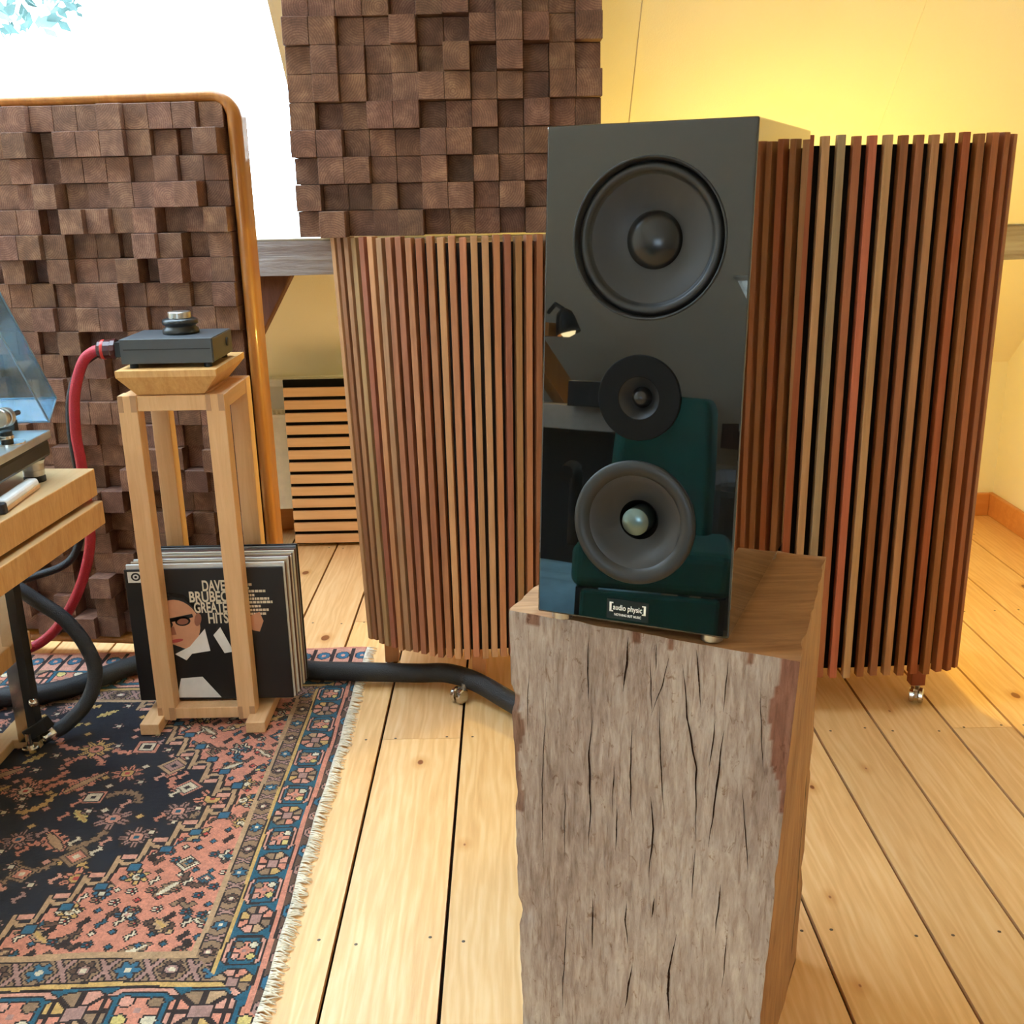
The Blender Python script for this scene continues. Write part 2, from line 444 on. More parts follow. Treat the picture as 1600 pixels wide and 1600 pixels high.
# near slope with two skylights
c = MB(); nn = V((0, -1, 1)).normalized()
sky = [(-1.54, -.64, -1.72, -1.205)]
xs = [XL, -1.54, -.64, XR]
for i, (x0, x1) in enumerate(zip(xs, xs[1:])):
    if i == 1:
        y0_, y1_ = sky[0][2:]
        patch(c, slope_near, x0, x1, YF, y0_, nn); patch(c, slope_near, x0, x1, y1_, YR, nn)
    else: patch(c, slope_near, x0, x1, YF, YR, nn)
struct(c.build('ceiling_front', M['wall']))
# large roof window in the far slope, just above the purlin
w = thing('window_1', slope_far((xd0+DX)/2, yd0), 'bright roof window above the beam, pale tree outside', None)
w['kind'] = 'structure'
f = MB()
for (a0, a1, b0, b1) in ((xd0, DX, yd0-.03, yd0), (xd0, DX, yd1, yd1+.05), (xd0, xd0+.04, yd1, yd0), (DX-.012, DX, yd1, yd0)):
    f.prism([slope_far(a0, b0)+nf*.0, slope_far(a1, b0), slope_far(a1, b1), slope_far(a0, b1)], nf*.10)
f.build('window_frame', M['white_trim'], w)
MB().prism([slope_far(xd0+.04, yd0-.03)+nf*.06, slope_far(DX-.012, yd0-.03)+nf*.06, slope_far(DX-.012, yd1+.05)+nf*.06, slope_far(xd0+.04, yd1+.05)+nf*.06], nf*.006).build('window_pane', M['glass'], w)
for k, (x0, x1, y0, y1) in enumerate(sky):
    w = thing('window_%d' % (k+2), slope_near((x0+x1)/2, y0), 'roof window in the slope behind the camera', None); w['kind'] = 'structure'
    f = MB(); dr = V((0, 1, 1)).normalized()
    for (a0, a1, b0, b1) in ((x0, x1, y0, y0+.012), (x0, x1, y1-.012, y1), (x0, x0+.012, y0, y1), (x1-.012, x1, y0, y1)):
        f.prism([slope_near(a0, b0)-nn*.01, slope_near(a1, b0)-nn*.01, slope_near(a1, b1)-nn*.01, slope_near(a0, b1)-nn*.01], nn*.09)
    f.build('window_frame', M['white_trim'], w)
    MB().prism([slope_near(x0+.012, y0+.012)+nn*.0, slope_near(x1-.012, y0+.012)+nn*.0, slope_near(x1-.012, y1-.012)+nn*.0, slope_near(x0+.012, y1-.012)+nn*.0], nn*.006).build('window_pane', M['glass'], w)
# baseboards, ledge, purlin, brace
struct(MB().mm((XL, YB-.018, 0), (XR-.016, YB, .075)).build('baseboard_back', M['baseboard'], bevel=.003))
struct(MB().mm((XR-.016, YF, 0), (XR, YB, .075)).build('baseboard_right', M['baseboard'], bevel=.003))
struct(MB().mm((XL, YB-.03, ZK-.028), (DX+.2, YB, ZK-.004)).build('trim_3', M['white_trim'], bevel=.003), 'white ledge on top of the knee wall behind the radiator')
b = MB(); N = 60
ring = []
for i in range(N+1):
    xx = XL+(XR-XL)*i/N
    j = lambda k: mnoise.noise(V((xx*2.3, k*7.1, 0)))*.006
    ring.append([(xx, 2.868+j(1), .842+j(2)), (xx, 2.868+j(3), .930+j(4)), (xx, 2.955, .930+j(5)), (xx, 2.955, .842+j(6))])
for q in ring: b.v += q
for i in range(N):
    for k in range(4):
        k2 = (k+1) % 4
        b.face((i*4+k, i*4+4+k, i*4+4+k2, i*4+k2))
b.face((3, 2, 1, 0)); b.face((N*4, N*4+1, N*4+2, N*4+3))
struct(b.build('trim_1', M['beam']), 'weathered brown purlin beam under the window')
b = MB(); p0, p1 = V((-.545, 2.915, .89)), V((-.81, 2.915, .44)); dr = (p1-p0).normalized(); sd = dr.cross(V((0, 1, 0))).normalized()
b.box((p0+p1)/2-V((.058, 0, 0)), ((p1-p0).length, .06, .098), 0, (1, 1, 1), (dr, V((0, 1, 0)), sd))
struct(b.build('trim_2', M['brace'], bevel=.004), 'dark red-brown diagonal brace below the purlin')

# ------------------------------------------------------------------ radiator and the horizontal slat panel
r = thing('radiator', (-.55, 3.2, .08), 'cream panel radiator behind the framed diffuser and horizontal slat panel', 'radiator')
MB().mm((-.86, 3.19, .10), (-.28, 3.205, .395)).mm((-.86, 3.265, .10), (-.28, 3.28, .395)).mm((-.858, 3.205, .11), (-.282, 3.265, .37)).build('panel', M['radiator'], r, .004)
g = MB(); g.mm((-.86, 3.188, .393), (-.28, 3.198, .402)); g.mm((-.86, 3.27, .393), (-.28, 3.28, .402))
for i in range(40):
    xx = -.855+i*.0146; g.box((xx, 3.234, .397), (.0055, .075, .006), 0, (1, 1, 1), (V((1, .25, 0)).normalized(), V((-.25, 1, 0)).normalized(), V((0, 0, 1))))
g.build('top_grille', M['radiator'], r)
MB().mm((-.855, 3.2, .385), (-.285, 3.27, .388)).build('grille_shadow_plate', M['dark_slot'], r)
MB().mm((-.84, 3.205, 0), (-.81, 3.265, .10)).build('bracket', M['radiator'], r); MB().mm((-.33, 3.205, 0), (-.30, 3.265, .10)).build('bracket', M['radiator'], r)

s = thing('acoustic_slat_panel', (-.5, 3.13, 0), 'small black panel with light oak horizontal slats leaning before the radiator', 'acoustic panel')
MB().mm((-.674, 3.125, .006), (-.31, 3.137, .519)).build('backing', M['felt'], s)
sl = MB()
for i in range(13):
    z0 = .012+i*.0382; sl.mm((-.674+.001, 3.113, z0), (-.31, 3.125, z0+.0265))
sl.build('slats', M['oak_slat'], s, .0012)

# ------------------------------------------------------------------ skyline diffusers
def blocks(mb, O, U, W, Nn, ncol, nrow, size, lev, h0=.028, dh=.0095):
    """O = lower-left corner of the base plane; blocks stand out along Nn"""
    for rr in range(nrow):
        for cc in range(ncol):
            L = lev(rr, cc)
            h = h0+L*dh; s2 = size-.0008
            ct = O+U*((cc+.5)*size)+W*((rr+.5)*size)+Nn*(h/2)
            jit = 1+random.uniform(-.16, .16)
            col = (jit, jit*random.uniform(.95, 1.03), jit*random.uniform(.92, 1.05))
            ox, oy = random.uniform(-.045, .045), random.uniform(-.045, .045); dz = random.uniform(-1, 1)*.1
            def uvf(ps, f, ct=ct):
                return [((p-ct).dot(U)+ox+((p-ct).dot(Nn)*.7 if f != (2, 3, 7, 6) else 0), (p-ct).dot(W)+oy) for p in ps]
            mb.box(ct, (s2, h, s2), 0, col, (U, Nn*-1, W), uvf)
def levels(table):
    rows = [[float(q) for q in ln.split()] for ln in table]
    rr = random.Random(11)
    def f(row_from_top, col):
        if 0 <= row_from_top < len(rows) and 0 <= col < len(rows[row_from_top]): return rows[row_from_top][col]
        return rr.choice([0, 0, 1, 1, 1.5, 2, 2, 2, 3, 3, 4])
    return f
# framed diffuser on the left, turned 7 degrees
a = math.radians(7); U = V((math.cos(a), -math.sin(a), 0)); W = V((0, 0, 1)); Nn = V((-math.sin(a), -math.cos(a), 0))
PR = V((-.532, 2.285, .035))                     # lower right outer corner of the frame
wd, hgt = 1.02, 1.218
root = thing('framed_wood_block_diffuser', PR-U*wd/2-Nn*-.0, 'large dark wood block diffuser with rounded orange-brown frame, standing before the window', 'acoustic diffuser')
O = PR-U*wd
rc = .055; pts = []
for (cx, cz, a0) in ((wd-rc, hgt-rc, 0), (rc, hgt-rc, 90), (rc, rc, 180), (wd-rc, rc, 270)):
    for k in range(9):
        an = math.radians(a0+k*90/8); pts.append((cx+rc*math.cos(an), cz+rc*math.sin(an)))
fr = MB(); fw = .026
prof = [(0, -.03), (0, .012), (.004, .022), (.012, .027), (.020, .022), (fw, .010), (fw, -.03)]
cen = (wd/2, hgt/2)
rings = []
n = len(pts)
for i, (px, pz) in enumerate(pts):
    (ax_, az_), (bx_, bz_) = pts[i-1], pts[(i+1) % n]
    tx, tz = bx_-ax_, bz_-az_; L = math.hypot(tx, tz); nx, nz = -tz/L, tx/L    # inward normal (ccw outline)
    base = len(fr.v)
    for (ins, out) in prof:
        p = O+U*(px+nx*ins)+W*(pz+nz*ins)+Nn*out; fr.v.append(tuple(p))
    rings.append(base)
for i in range(n):
    A, B = rings[i], rings[(i+1) % n]
    for k in range(len(prof)):
        k2 = (k+1) % len(prof)
        fr.face((A+k, A+k2, B+k2, B+k), 0, (1, 1, 1), None, True)
fr.build('frame', M['varnish'], root)
bk = MB(); bk.prism([O+U*px+W*pz+Nn*-.028 for px, pz in [(.02, .02), (wd-.02, .02), (wd-.02, hgt-.02), (.02, hgt-.02)]], Nn*.02)
bk.build('back_board', M['block_back'], root)
tl = ["3 2 2 2 3 2 2 2 1", "4 0 3 3 3 2 1 0 4", "3 0 2 2 2 1 2 1 1", "2 4 1 1.5 2 2 3 4 1", "3 1 4 3 2 3 0 1 3",
      "4 3 1 1 0 4 3 0 2", "0 3 1.5 1.5 3 0 4 1.5 2", "2 1.5 2.5 3 1.5 1.5 2 1 2.5", "3 2 3 3 2 1 1 2 2", "1 3 0 1 2 0 2 2 1", "2 1 3 1 0 2 2 3 1",
      "3 2 2 0 2 3 3 3 3", "2 3 3 3 2 3 3 3 3"]
lf = levels(tl); sz = .0505; ncol = 19; nrow = 23
bl = MB(); O2 = PR+U*(-.0300-ncol*sz)+W*(hgt-.024-nrow*sz)+Nn*-.008
vis0 = ncol-9
def lv(rr, cc): return lf(nrow-1-rr, cc-vis0 if cc >= vis0 else 99)
blocks(bl, O2, U, W, Nn, ncol, nrow, sz, lv, .012, .0155)
bl.build('wood_blocks', M['blocks'], root, .0008, segs=1)
for q in (.15, .85): MB().box(PR-U*(wd*(1-q))+V((0, 0, -.0015)), (.06, .10, .048), 0, (1, 1, 1), (U, Nn, W)).build('foot', M['varnish'], root)

# unframed diffuser standing on the middle column
U, W, Nn = V((1, 0, 0)), V((0, 0, 1)), V((0, -1, 0))
sz = .0495; ncol, nrow = 12, 12; O = V((-.408, 2.195, .9655))
root = thing('wood_block_diffuser', (-.11, 2.21, .9655), 'frameless dark wood block diffuser standing on top of the middle slatted column', 'acoustic diffuser')
MB().mm((O.x+.004, O.y-.006, O.z), (O.x+sz*ncol-.004, O.y+.012, O.z+sz*nrow)).build('back_board', M['block_back'], root)
tc = ["1 2 2 1 0 2 3 1 3 1 1 2", "2 2 2 2 0 2 3 1 3 1 1 2", "3 3 1 1 3 0 0 3 4 3 1 3", "2 3 2 1 2 0 4 0 4 0 1 0", "2 3 2 1 2 3 3 2 2 0 3 3", "2 0 1 3 3 0 1 2 0 3 1 1",
      "3 3 1 1 1 3 3 0 1 2 1 2", "1 3 3 1 1 3 0 2 1 1 2 1", "2 0 0 2 0 3 3 1 3 0 1 1", "1 4.8 1 2 3 0 .5 1 0 2 1 2"]
lf2 = levels(tc)
bl = MB(); blocks(bl, O+Nn*.004, U, W, Nn, ncol, nrow, sz, lambda rr, cc: lf2(9-rr, cc), .012, .0155)
bl.build('wood_blocks', M['blocks'], root, .0008, segs=1)

# ------------------------------------------------------------------ slatted columns
tones_light = [(196, 144, 108), (184, 130, 97), (168, 110, 82), (192, 138, 103), (158, 102, 76), (203, 153, 117), (178, 122, 91)]
tones_red = [(160, 96, 60), (178, 116, 78), (148, 84, 50), (188, 132, 94), (140, 78, 46), (172, 106, 66), (156, 92, 56)]
def column(root, samples, z0, z1, sw, sd, tones, felt, topcut, zb_scale, cx, yback, extra_tone=None):
    """samples: (x, y, theta) along the curved face; theta = outward normal angle from -Y"""
    rnd = random.Random(len(samples)); mb = MB()
    for i, (x, y, th) in enumerate(samples):
        nrm = V((math.sin(th), -math.cos(th), 0)); tg = V((math.cos(th), math.sin(th), 0))
        tone = (extra_tone or {}).get(i) or rnd.choice(tones)
        col = lin([q*rnd.uniform(.94, 1.05) for q in tone])
        p = []
        zz0, zz1 = z0+rnd.uniform(-.0035, .0025), z1+rnd.uniform(-.002, .002)
        for zz, sc in ((zz0, zb_scale), (zz1, 1.0)):
            c0 = V((cx+(x-cx)*sc, y, zz))
            for (a_, b_) in ((-1, 0), (1, 0), (1, -1), (-1, -1)):
                p.append(c0+tg*(a_*sw/2)+nrm*(b_*sd))
        mb.hexa(p, 0, col)
    mb.build('slats', M['slat'], root, .0012)
    # curved lining behind the slats
    f = MB(); k = len(samples)
    for zz, sc in ((z0+.012, zb_scale), (z1-topcut, 1.0)):
        for x, y, th in samples:
            nrm = V((math.sin(th), -math.cos(th), 0)); q = V((cx+(x-cx)*sc, y, zz))-nrm*(sd+.0005)
            f.v.append(tuple(q))
    for zz, sc in ((z0+.012, zb_scale), (z1-topcut, 1.0)):
        for x, y, th in samples:
            nrm = V((math.sin(th), -math.cos(th), 0)); q = V((cx+(x-cx)*sc, y, zz))-nrm*(sd+.0055)
            f.v.append(tuple(q))
    for i in range(k-1):
        f.face((i, i+1, k+i+1, k+i), 0, (1, 1, 1), None, True); f.face((2*k+i+1, 2*k+i, 3*k+i, 3*k+i+1), 0, (1, 1, 1), None, True)
        f.face((k+i, k+i+1, 3*k+i+1, 3*k+i)); f.face((i+1, i, 2*k+i, 2*k+i+1))
    f.face((0, k, 3*k, 2*k)); f.face((k-1, 3*k-1, 4*k-1, 2*k-1))
    f.build('felt_lining', felt, root)
    for zz, sc, nm in ((z0+.02, zb_scale, 'bottom_board'), (z1-topcut-.03, 1.0, 'top_board')):
        out = []
        for x, y, th in samples:
            nrm = V((math.sin(th), -math.cos(th), 0)); q = V((cx+(x-cx)*sc, y, zz))-nrm*(sd+.0065); out.append(q)
        out.append(V((out[-1].x, yback, zz))); out.append(V((out[0].x, yback, zz)))
        MB().prism(out, (0, 0, .018)).build(nm, M['column_ply'], root)
def caster(parent, x, y, ang, leg_top):
    """chrome twin-disc caster"""
    d = V((math.cos(ang), math.sin(ang), 0)); e = V((-d.y, d.x, 0)); Z = V((0, 0, 1)); r = .0165
    for sg in (-1, 1):
        q = V((x, y, r))+e*(sg*.0088)
        o = MB().lathe([(0, -.0052), (r*.86, -.0052), (r, -.0030), (r, .0030), (r*.86, .0052), (0, .0052)], q, d, Z, e*sg, 28, smooth=False).build('caster_wheel', M['chrome'], parent)
    k = MB(); k.box(V((x, y, r))+Z*.004+d*.008, (.026, .006, .020), 0, (1, 1, 1), (d, e, Z)); k.cyl(V((x, y, r))+d*.016+Z*.012, .0055, max(.004, leg_top-r-.010), 12)
    k.build('caster_fork', M['brushed'], parent)
# middle column: arc of radius .41
C0 = V((-.07, 2.427, 0)); Rm = .377; pitch = .0213/Rm
smp = []
for i in range(-17, 17):
    th = i*pitch-.034
    smp.append((C0.x+Rm*math.sin(th), C0.y-Rm*math.cos(th), th))
smp = [q for q in smp if -.352 < q[0] < .33]
root = thing('slatted_column', (-.07, 2.25, 0), 'middle slatted wooden column on short legs, carrying a wood block diffuser', 'acoustic column')
column(root, smp, .102, .9655, .0128, .019, tones_light, M['grey_felt'], .012, .91, -.07, 2.36)
for (x, y) in ((-.278, 2.200), (-.078, 2.104), (.16, 2.2)):
    zb = .0 if x < -.2 else .036
    MB().mm((x-.015, y-.013, .034), (x+.015, y+.013, .125)).build('leg', M['leg_wood'], root, .0015)
    caster(root, x-.043 if abs(x+.078) < .01 else x, y-.052 if abs(x+.078) < .01 else y-.0, math.radians(48) if abs(x+.078) < .01 else 1.2, .036)
# tall column on the right: flat front, rounded ends
smp = []; s_ = 0
def right_path(s):
    n = 200; x, y, th = 0, 0, 0; ds = abs(s)/n if s else 0
    for k in range(n):
        q = (k+.5)*ds; kap = .35 if q < .17 else (2.5 if q < .225 else 9)
        th += kap*ds; x += math.cos(th)*ds; y += math.sin(th)*ds
    return (x, y, th) if s >= 0 else (-x, y, -th)
for i in range(-11, 11):
    x, y, th = right_path((i+.36)*.0277)
    smp.append((.638+x, 1.966+y, th))
root = thing('slatted_column', (.64, 2.1, 0), 'tall red-brown slatted column behind the loudspeaker, with chrome caster on the floor', 'acoustic column')
ex = {}
nr = len(smp)
for k, tone in zip(range(nr-14, nr), [(196, 146, 116), (182, 150, 120), (164, 108, 76), (184, 114, 78), (202, 152, 112), (154, 88, 52), (166, 98, 64), (190, 140, 96), (164, 98, 60), (158, 88, 50), (162, 94, 54), (174, 108, 64), (148, 88, 52), (138, 84, 52)]): ex[k] = tone
column(root, smp, .083, 1.128, .0142, .018, tones_red, M['felt'], .016, 1.0, .638, 2.3, ex)
for (x, y) in ((.845, 2.03), (.42, 2.05), (.64, 2.27)):
    MB().mm((x-.015, y-.013, .034), (x+.015, y+.013, .11)).build('leg', M['leg_red'], root, .0015)
    caster(root, x-.004, y-.018, math.radians(65), .036)

# ------------------------------------------------------------------ oak block pedestal
tz = .588
FL, FR_, BRr, BLl = V((-.006, 1.128, 0)), V((.287, .976, 0)), V((.4035, 1.286, 0)), V((.125, 1.425, 0))
Fb = [V((.0, 1.118, 0)), V((.262, .972, 0)), V((.389, 1.247, 0)), V((.125, 1.41, 0))]
Ft = [FL, FR_, BRr, BLl]
def corner(k, t): return Fb[k].lerp(Ft[k], t)+V((0, 0, tz*t))
blk = MB()
def grid_face(fn, nu, nv, m, colf):
    base = len(blk.v)
    for j in range(nv+1):
        for i in range(nu+1): blk.v.append(tuple(fn(i/nu, j/nv)))
    for j in range(nv):
        for i in range(nu):
            k = base+j*(nu+1)+i
            blk.face((k, k+1, k+nu+2, k+nu+1), m, [colf(min(.9999, max(.0001, a_/nu)), min(.9999, max(.0001, b_/nv))) for a_, b_ in ((i, j), (i+1, j), (i+1, j+1), (i, j+1))])
cent = V((.2, 1.2, .3))
def rough_p(p, edge):
    """uneven, chipped timber surface; worn more near the arrises"""
    n1 = mnoise.noise(p*9)*.0022+mnoise.noise(p*45)*.0008
    chip = max(0, mnoise.noise(p*24+V((3, 1, 7)))-.05)*.011*max(0, 1-edge*14)
    d = (V((cent.x, cent.y, p.z))-p).normalized()
    return p+d*(chip+n1)
def side(k0, k1):
    def f(u, v):
        p = corner(k0, v).lerp(corner(k1, v), u); e = min(u, 1-u, (1-v)*1.6)
        q = rough_p(p, e); return V((q.x, q.y, p.z if v in (0, 1) else q.z))
    return f
def front_col(u, v):
    nz = mnoise.noise(V((u*5, v*14, 3)))
    if v > .70 and u > .935+nz*.03+max(0, (.80-v))*.55: return (.62, .36, .28)                       # reddish broken corner
    if u < .028+nz*.03 and (.56 < v < .82): return (.55, .40, .33)
    if v > .975 and mnoise.noise(V((u*16, 0, 9))) > .22: return (.55, .36, .28)
    return (1, 1, 1)
def side_col(u, v):
    if .82 < u < .85 and v < .52 and v > .08: return (.10, .07, .05)                                # split in the timber
    s = 1+.10*mnoise.noise(V((u*14, v*3, 1)))
    return (s, s, s*.97)
NU, NV = 96, 160
grid_face(side(0, 1), NU, NV, 0, front_col)
CRACKS = [(5, [(0.442, 0.987), (0.438, 0.934), (0.431, 0.878)]), (3, [(0.302, 0.974), (0.299, 0.906), (0.304, 0.841)]), (4, [(0.318, 0.821), (0.308, 0.729), (0.31, 0.631), (0.308, 0.515)]), (3, [(0.466, 0.814), (0.464, 0.712), (0.473, 0.602)]), (2, [(0.588, 0.968), (0.567, 0.906), (0.53, 0.84)]), (3, [(0.56, 0.863), (0.571, 0.752), (0.593, 0.646)]), (4, [(0.632, 0.955), (0.658, 0.85), (0.7, 0.751), (0.713, 0.6)]), (3, [(0.754, 0.856), (0.742, 0.763)]), (4, [(0.781, 0.842), (0.773, 0.718), (0.762, 0.595)]), (4, [(0.541, 0.671), (0.557, 0.602), (0.546, 0.493)]), (3, [(0.675, 0.989), (0.687, 0.938), (0.701, 0.877)]), (2, [(0.205, 0.655), (0.21, 0.471)]), (3, [(0.415, 0.626), (0.416, 0.532)]), (3, [(0.463, 0.423), (0.459, 0.38), (0.475, 0.319)]), (3, [(0.574, 0.45), (0.564, 0.403)]), (5, [(0.664, 0.384), (0.644, 0.295), (0.642, 0.238), (0.658, 0.175)]), (4, [(0.495, 0.28), (0.47, 0.168)]), (3, [(0.812, 0.525), (0.807, 0.414)]), (2, [(0.859, 0.743), (0.906, 0.554)]), (3, [(0.325, 0.406), (0.324, 0.283)]), (2, [(0.143, 0.851), (0.112, 0.635), (0.119, 0.441)]), (2, [(0.218, 0.372), (0.191, 0.09)]), (2, [(0.78, 0.983), (0.777, 0.877)]), (2, [(0.522, 0.955), (0.533, 0.841)]), (2, [(0.541, 0.987), (0.541, 0.933)]), (2, [(0.403, 0.729), (0.399, 0.61)]), (2, [(0.85, 0.419), (0.851, 0.295)]), (2, [(0.073, 0.875), (0.058, 0.749)]), (2, [(0.714, 0.587), (0.71, 0.474)]), (2, [(0.888, 0.937), (0.922, 0.776)])]
sf_ = side(0, 1); nfr = V((-.46, -.885, 0)); rk_ = random.Random(12)
for w_, pl_ in CRACKS:
    P_ = []
    for (u0, v0), (u1, v1) in zip(pl_, pl_[1:]):
        for k in range(14): P_.append((u0+(u1-u0)*k/14, v0+(v1-v0)*k/14))
    P_.append(pl_[-1]); nP = len(P_); base = len(blk.v); sd_w = rk_.uniform(0, 50)
    for k, (u_, v_) in enumerate(P_):
        u_ = min(.985, max(.01, u_+.004*mnoise.noise(V((v_*24, sd_w, 0)))))
        v_ = min(.997, max(.001, v_))
        hw = w_*.00026*max(.12, math.sin(PI*min(1, max(0, (k+.4)/nP))))*(1+.5*mnoise.noise(V((k*.9, sd_w, 5))))
        p_ = sf_(u_, v_)+nfr*.0009; t_ = V((.885, -.46, 0))
        blk.v += [tuple(p_-t_*hw), tuple(p_+t_*hw)]
    for k in range(nP-1): blk.face((base+2*k, base+2*k+1, base+2*k+3, base+2*k+2), 2)
grid_face(side(1, 2), 44, NV, 1, side_col)
grid_face(side(2, 3), 20, 20, 1, lambda u, v: (1, 1, 1))
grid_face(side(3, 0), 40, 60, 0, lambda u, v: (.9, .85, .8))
def top(u, v):
    p = corner(0, 1).lerp(corner(1, 1), u).lerp(corner(3, 1).lerp(corner(2, 1), u), v)
    e = min(u, 1-u, v, 1-v); q = rough_p(p, e)
    k = 1 if e > .02 else 0
    return V((q.x, q.y, tz+mnoise.noise(p*14)*.0005*k))
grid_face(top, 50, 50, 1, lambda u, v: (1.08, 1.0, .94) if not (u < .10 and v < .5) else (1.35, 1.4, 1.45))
blk.poly([corner(3, 0), corner(2, 0), corner(1, 0), corner(0, 0)], 1)
tag(blk.build('oak_block_pedestal', [M['weather'], M['sawn'], M['crack']]), 'weathered grey oak beam block, cracked front and sawn brown top, under the loudspeaker', 'pedestal')

# ------------------------------------------------------------------ loudspeaker
SB = V((.2205, 1.0065, .600))
su, sv, sn = V((.907, -.4215, .004)).normalized(), V((.034, .084, .996)).normalized(), V((-.42, -.903, .091)).normalized()
sh = V((.422, .907, 0)).normalized()                        # depth direction (level top and bottom)
SW, SH, SD = .2145, .5125, .33
shR, shL = V((.398, .917, 0)).normalized(), V((.446, .895, 0)).normalized()
root = thing('loudspeaker', (.2, 1.2, tz), 'glossy black three-driver loudspeaker leaning back on the oak block', 'loudspeaker')
BLc = SB-su*SW
cab = MB()
p = [BLc, SB, SB+shR*SD, BLc+shL*SD]
p = p+[q+sv*SH for q in p]
cab.hexa(p)
cab_o = cab.build('cabinet', M['gloss'], root, .0022, segs=3)
def fp(uu, vv_, nn_=0): return SB+su*uu+sv*vv_+sn*nn_
U3, W3 = su, sv
cW, cT, cM = fp(-.1035, .4015), fp(-.106, .2435), fp(-.1065, .1125)
cut = MB()
for c_, r_, d_ in ((cW, .0782, .045), (cT, .0216, .02), (cM, .0640, .045)):
    cut.lathe([(0, -d_), (r_, -d_), (r_, .02), (0, .02)], c_, U3, W3, sn, 72, smooth=False)
cut_o = cut.build('cutter', M['rubber'], root)
import bmesh
for ob_n in (cab_o, cut_o):
    bmx = bmesh.new(); bmx.from_mesh(ob_n.data); bmesh.ops.remove_doubles(bmx, verts=bmx.verts, dist=1e-6); bmesh.ops.recalc_face_normals(bmx, faces=bmx.faces); bmx.to_mesh(ob_n.data); bmx.free()
bo = cab_o.modifiers.new('holes', 'BOOLEAN'); bo.operation = 'DIFFERENCE'; bo.object = cut_o; bo.solver = 'EXACT'
dg = bpy.context.evaluated_depsgraph_get(); dg.update()
me2 = bpy.data.meshes.new_from_object(cab_o.evaluated_get(dg)); cab_o.modifiers.clear(); cab_o.data = me2; me2.name = 'cabinet'
bpy.data.objects.remove(cut_o)
# woofer (top)
MB().lathe([(.0800, -.0002), (.0796, .0011), (.0784, .0014), (.0772, .0006), (.0764, -.0095), (.0750, -.0100)], cW, U3, W3, sn, 80).build('woofer_frame', M['rubber'], root)
MB().lathe([(.0756, -.0098), (.0742, -.0062), (.0715, -.0036), (.0685, -.0036), (.0655, -.0062), (.0634, -.0098), (.0618, -.0102)], cW, U3, W3, sn, 80).build('woofer_surround', M['surround'], root)
MB().lathe([(.0626, -.0098), (.0600, -.0108), (.0540, -.0136), (.0460, -.0170), (.0380, -.0200), (.0284, -.0226)], cW, U3, W3, sn, 80).build('woofer_cone', M['cone'], root)
MB().lathe([(.0292, -.0224), (.0286, -.0206), (.026, -.0180), (.020, -.0140), (.012, -.0112), (.005, -.0101), (0, -.0099)], cW, U3, W3, sn, 64).build('dust_cap', M['cone_gloss'], root)
# tweeter
MB().lathe([(.0440, -.0002), (.0440, .0016), (.0432, .0022), (.0222, .0022), (.0214, .0016)], cT, U3, W3, sn, 64, smooth=False).build('tweeter_plate', M['pitch'], root)
MB().lathe([(.0216, .0018), (.0190, -.0010), (.0160, -.0045), (.0130, -.0080), (.0108, -.0100)], cT, U3, W3, sn, 48).build('tweeter_horn', M['cone'], root)
MB().lathe([(.0112, -.0102), (.0102, -.0085), (.0096, -.0060), (.0082, -.0030), (.006, -.0008), (.003, .0004), (0, .0008)], cT, U3, W3, sn, 40).build('tweeter_dome', M['cone_gloss'], root)
# midrange (bottom)
MB().lathe([(.0664, -.0002), (.0662, .0018), (.0650, .0030), (.0610, .0042), (.0560, .0036), (.0520, .0014), (.0500, -.0006)], cM, U3, W3, sn, 80).build('midrange_surround', M['surround'], root)
MB().lathe([(.0505, -.0004), (.0470, -.0014), (.0410, -.0048), (.0340, -.0098), (.0270, -.0142), (.0215, -.0166)], cM, U3, W3, sn, 80).build('midrange_cone', M['cone'], root)
MB().lathe([(.0222, -.0164), (.0205, -.0190), (.0150, -.0300)], cM, U3, W3, sn, 48).build('voice_coil_gap', M['pitch'], root)
MB().lathe([(.0150, -.0300), (.0148, -.0050), (.0140, -.0036), (0, -.0033)], cM, U3, W3, sn, 48).build('phase_plug', M['plug'], root)
# badge with the maker's lettering
bc = fp(-.1097, .0157)
d = MB(); d.box(bc+sn*.0006, (.0465, .0012, .0215), 0, (1, 1, 1), (su, sn*-1, sv)); bd = d.build('badge', M['badge'], root)
def text_mesh(name, txt, size, center, U, W, N, mat, parent, squeeze=1.0, fat=0.0, align='CENTER', width=None, depth=.0002):
    cu = bpy.data.curves.new(name, 'FONT'); cu.body = txt; cu.size = size; cu.align_x = align; cu.align_y = 'CENTER'; cu.offset = fat; cu.extrude = depth
    o = bpy.data.objects.new(name, cu); COL.objects.link(o)
    dg = bpy.context.evaluated_depsgraph_get(); dg.update()
    me = bpy.data.meshes.new_from_object(o.evaluated_get(dg)); bpy.data.objects.remove(o)
    vs = [v.co.copy() for v in me.vertices]
    if width:
        x0 = min(v.x for v in vs); x1 = max(v.x for v in vs); squeeze = width/(x1-x0)
    org = ORG.get(parent.name, V((0, 0, 0)))
    for v, q in zip(me.vertices, vs): v.co = V(center)+U*(q.x*squeeze)+W*q.y+N*q.z-org
    me.materials.append(mat); me.name = name
    ob = bpy.data.objects.new(name, me); COL.objects.link(ob); ob.parent = parent; ORG[ob.name] = org
    return ob
lt = fp(-.1095, .0178, .0015)
text_mesh('badge_lettering', 'audio physic', .0085, lt, su, sv, sn, M['white_print'], bd, fat=.00009, width=.0325)
text_mesh('badge_motto', 'NOTHING BUT MUSIC', .0036, fp(-.1092, .0098, .0015), su, sv, sn, M['white_print'], bd, fat=.00006, width=.030)
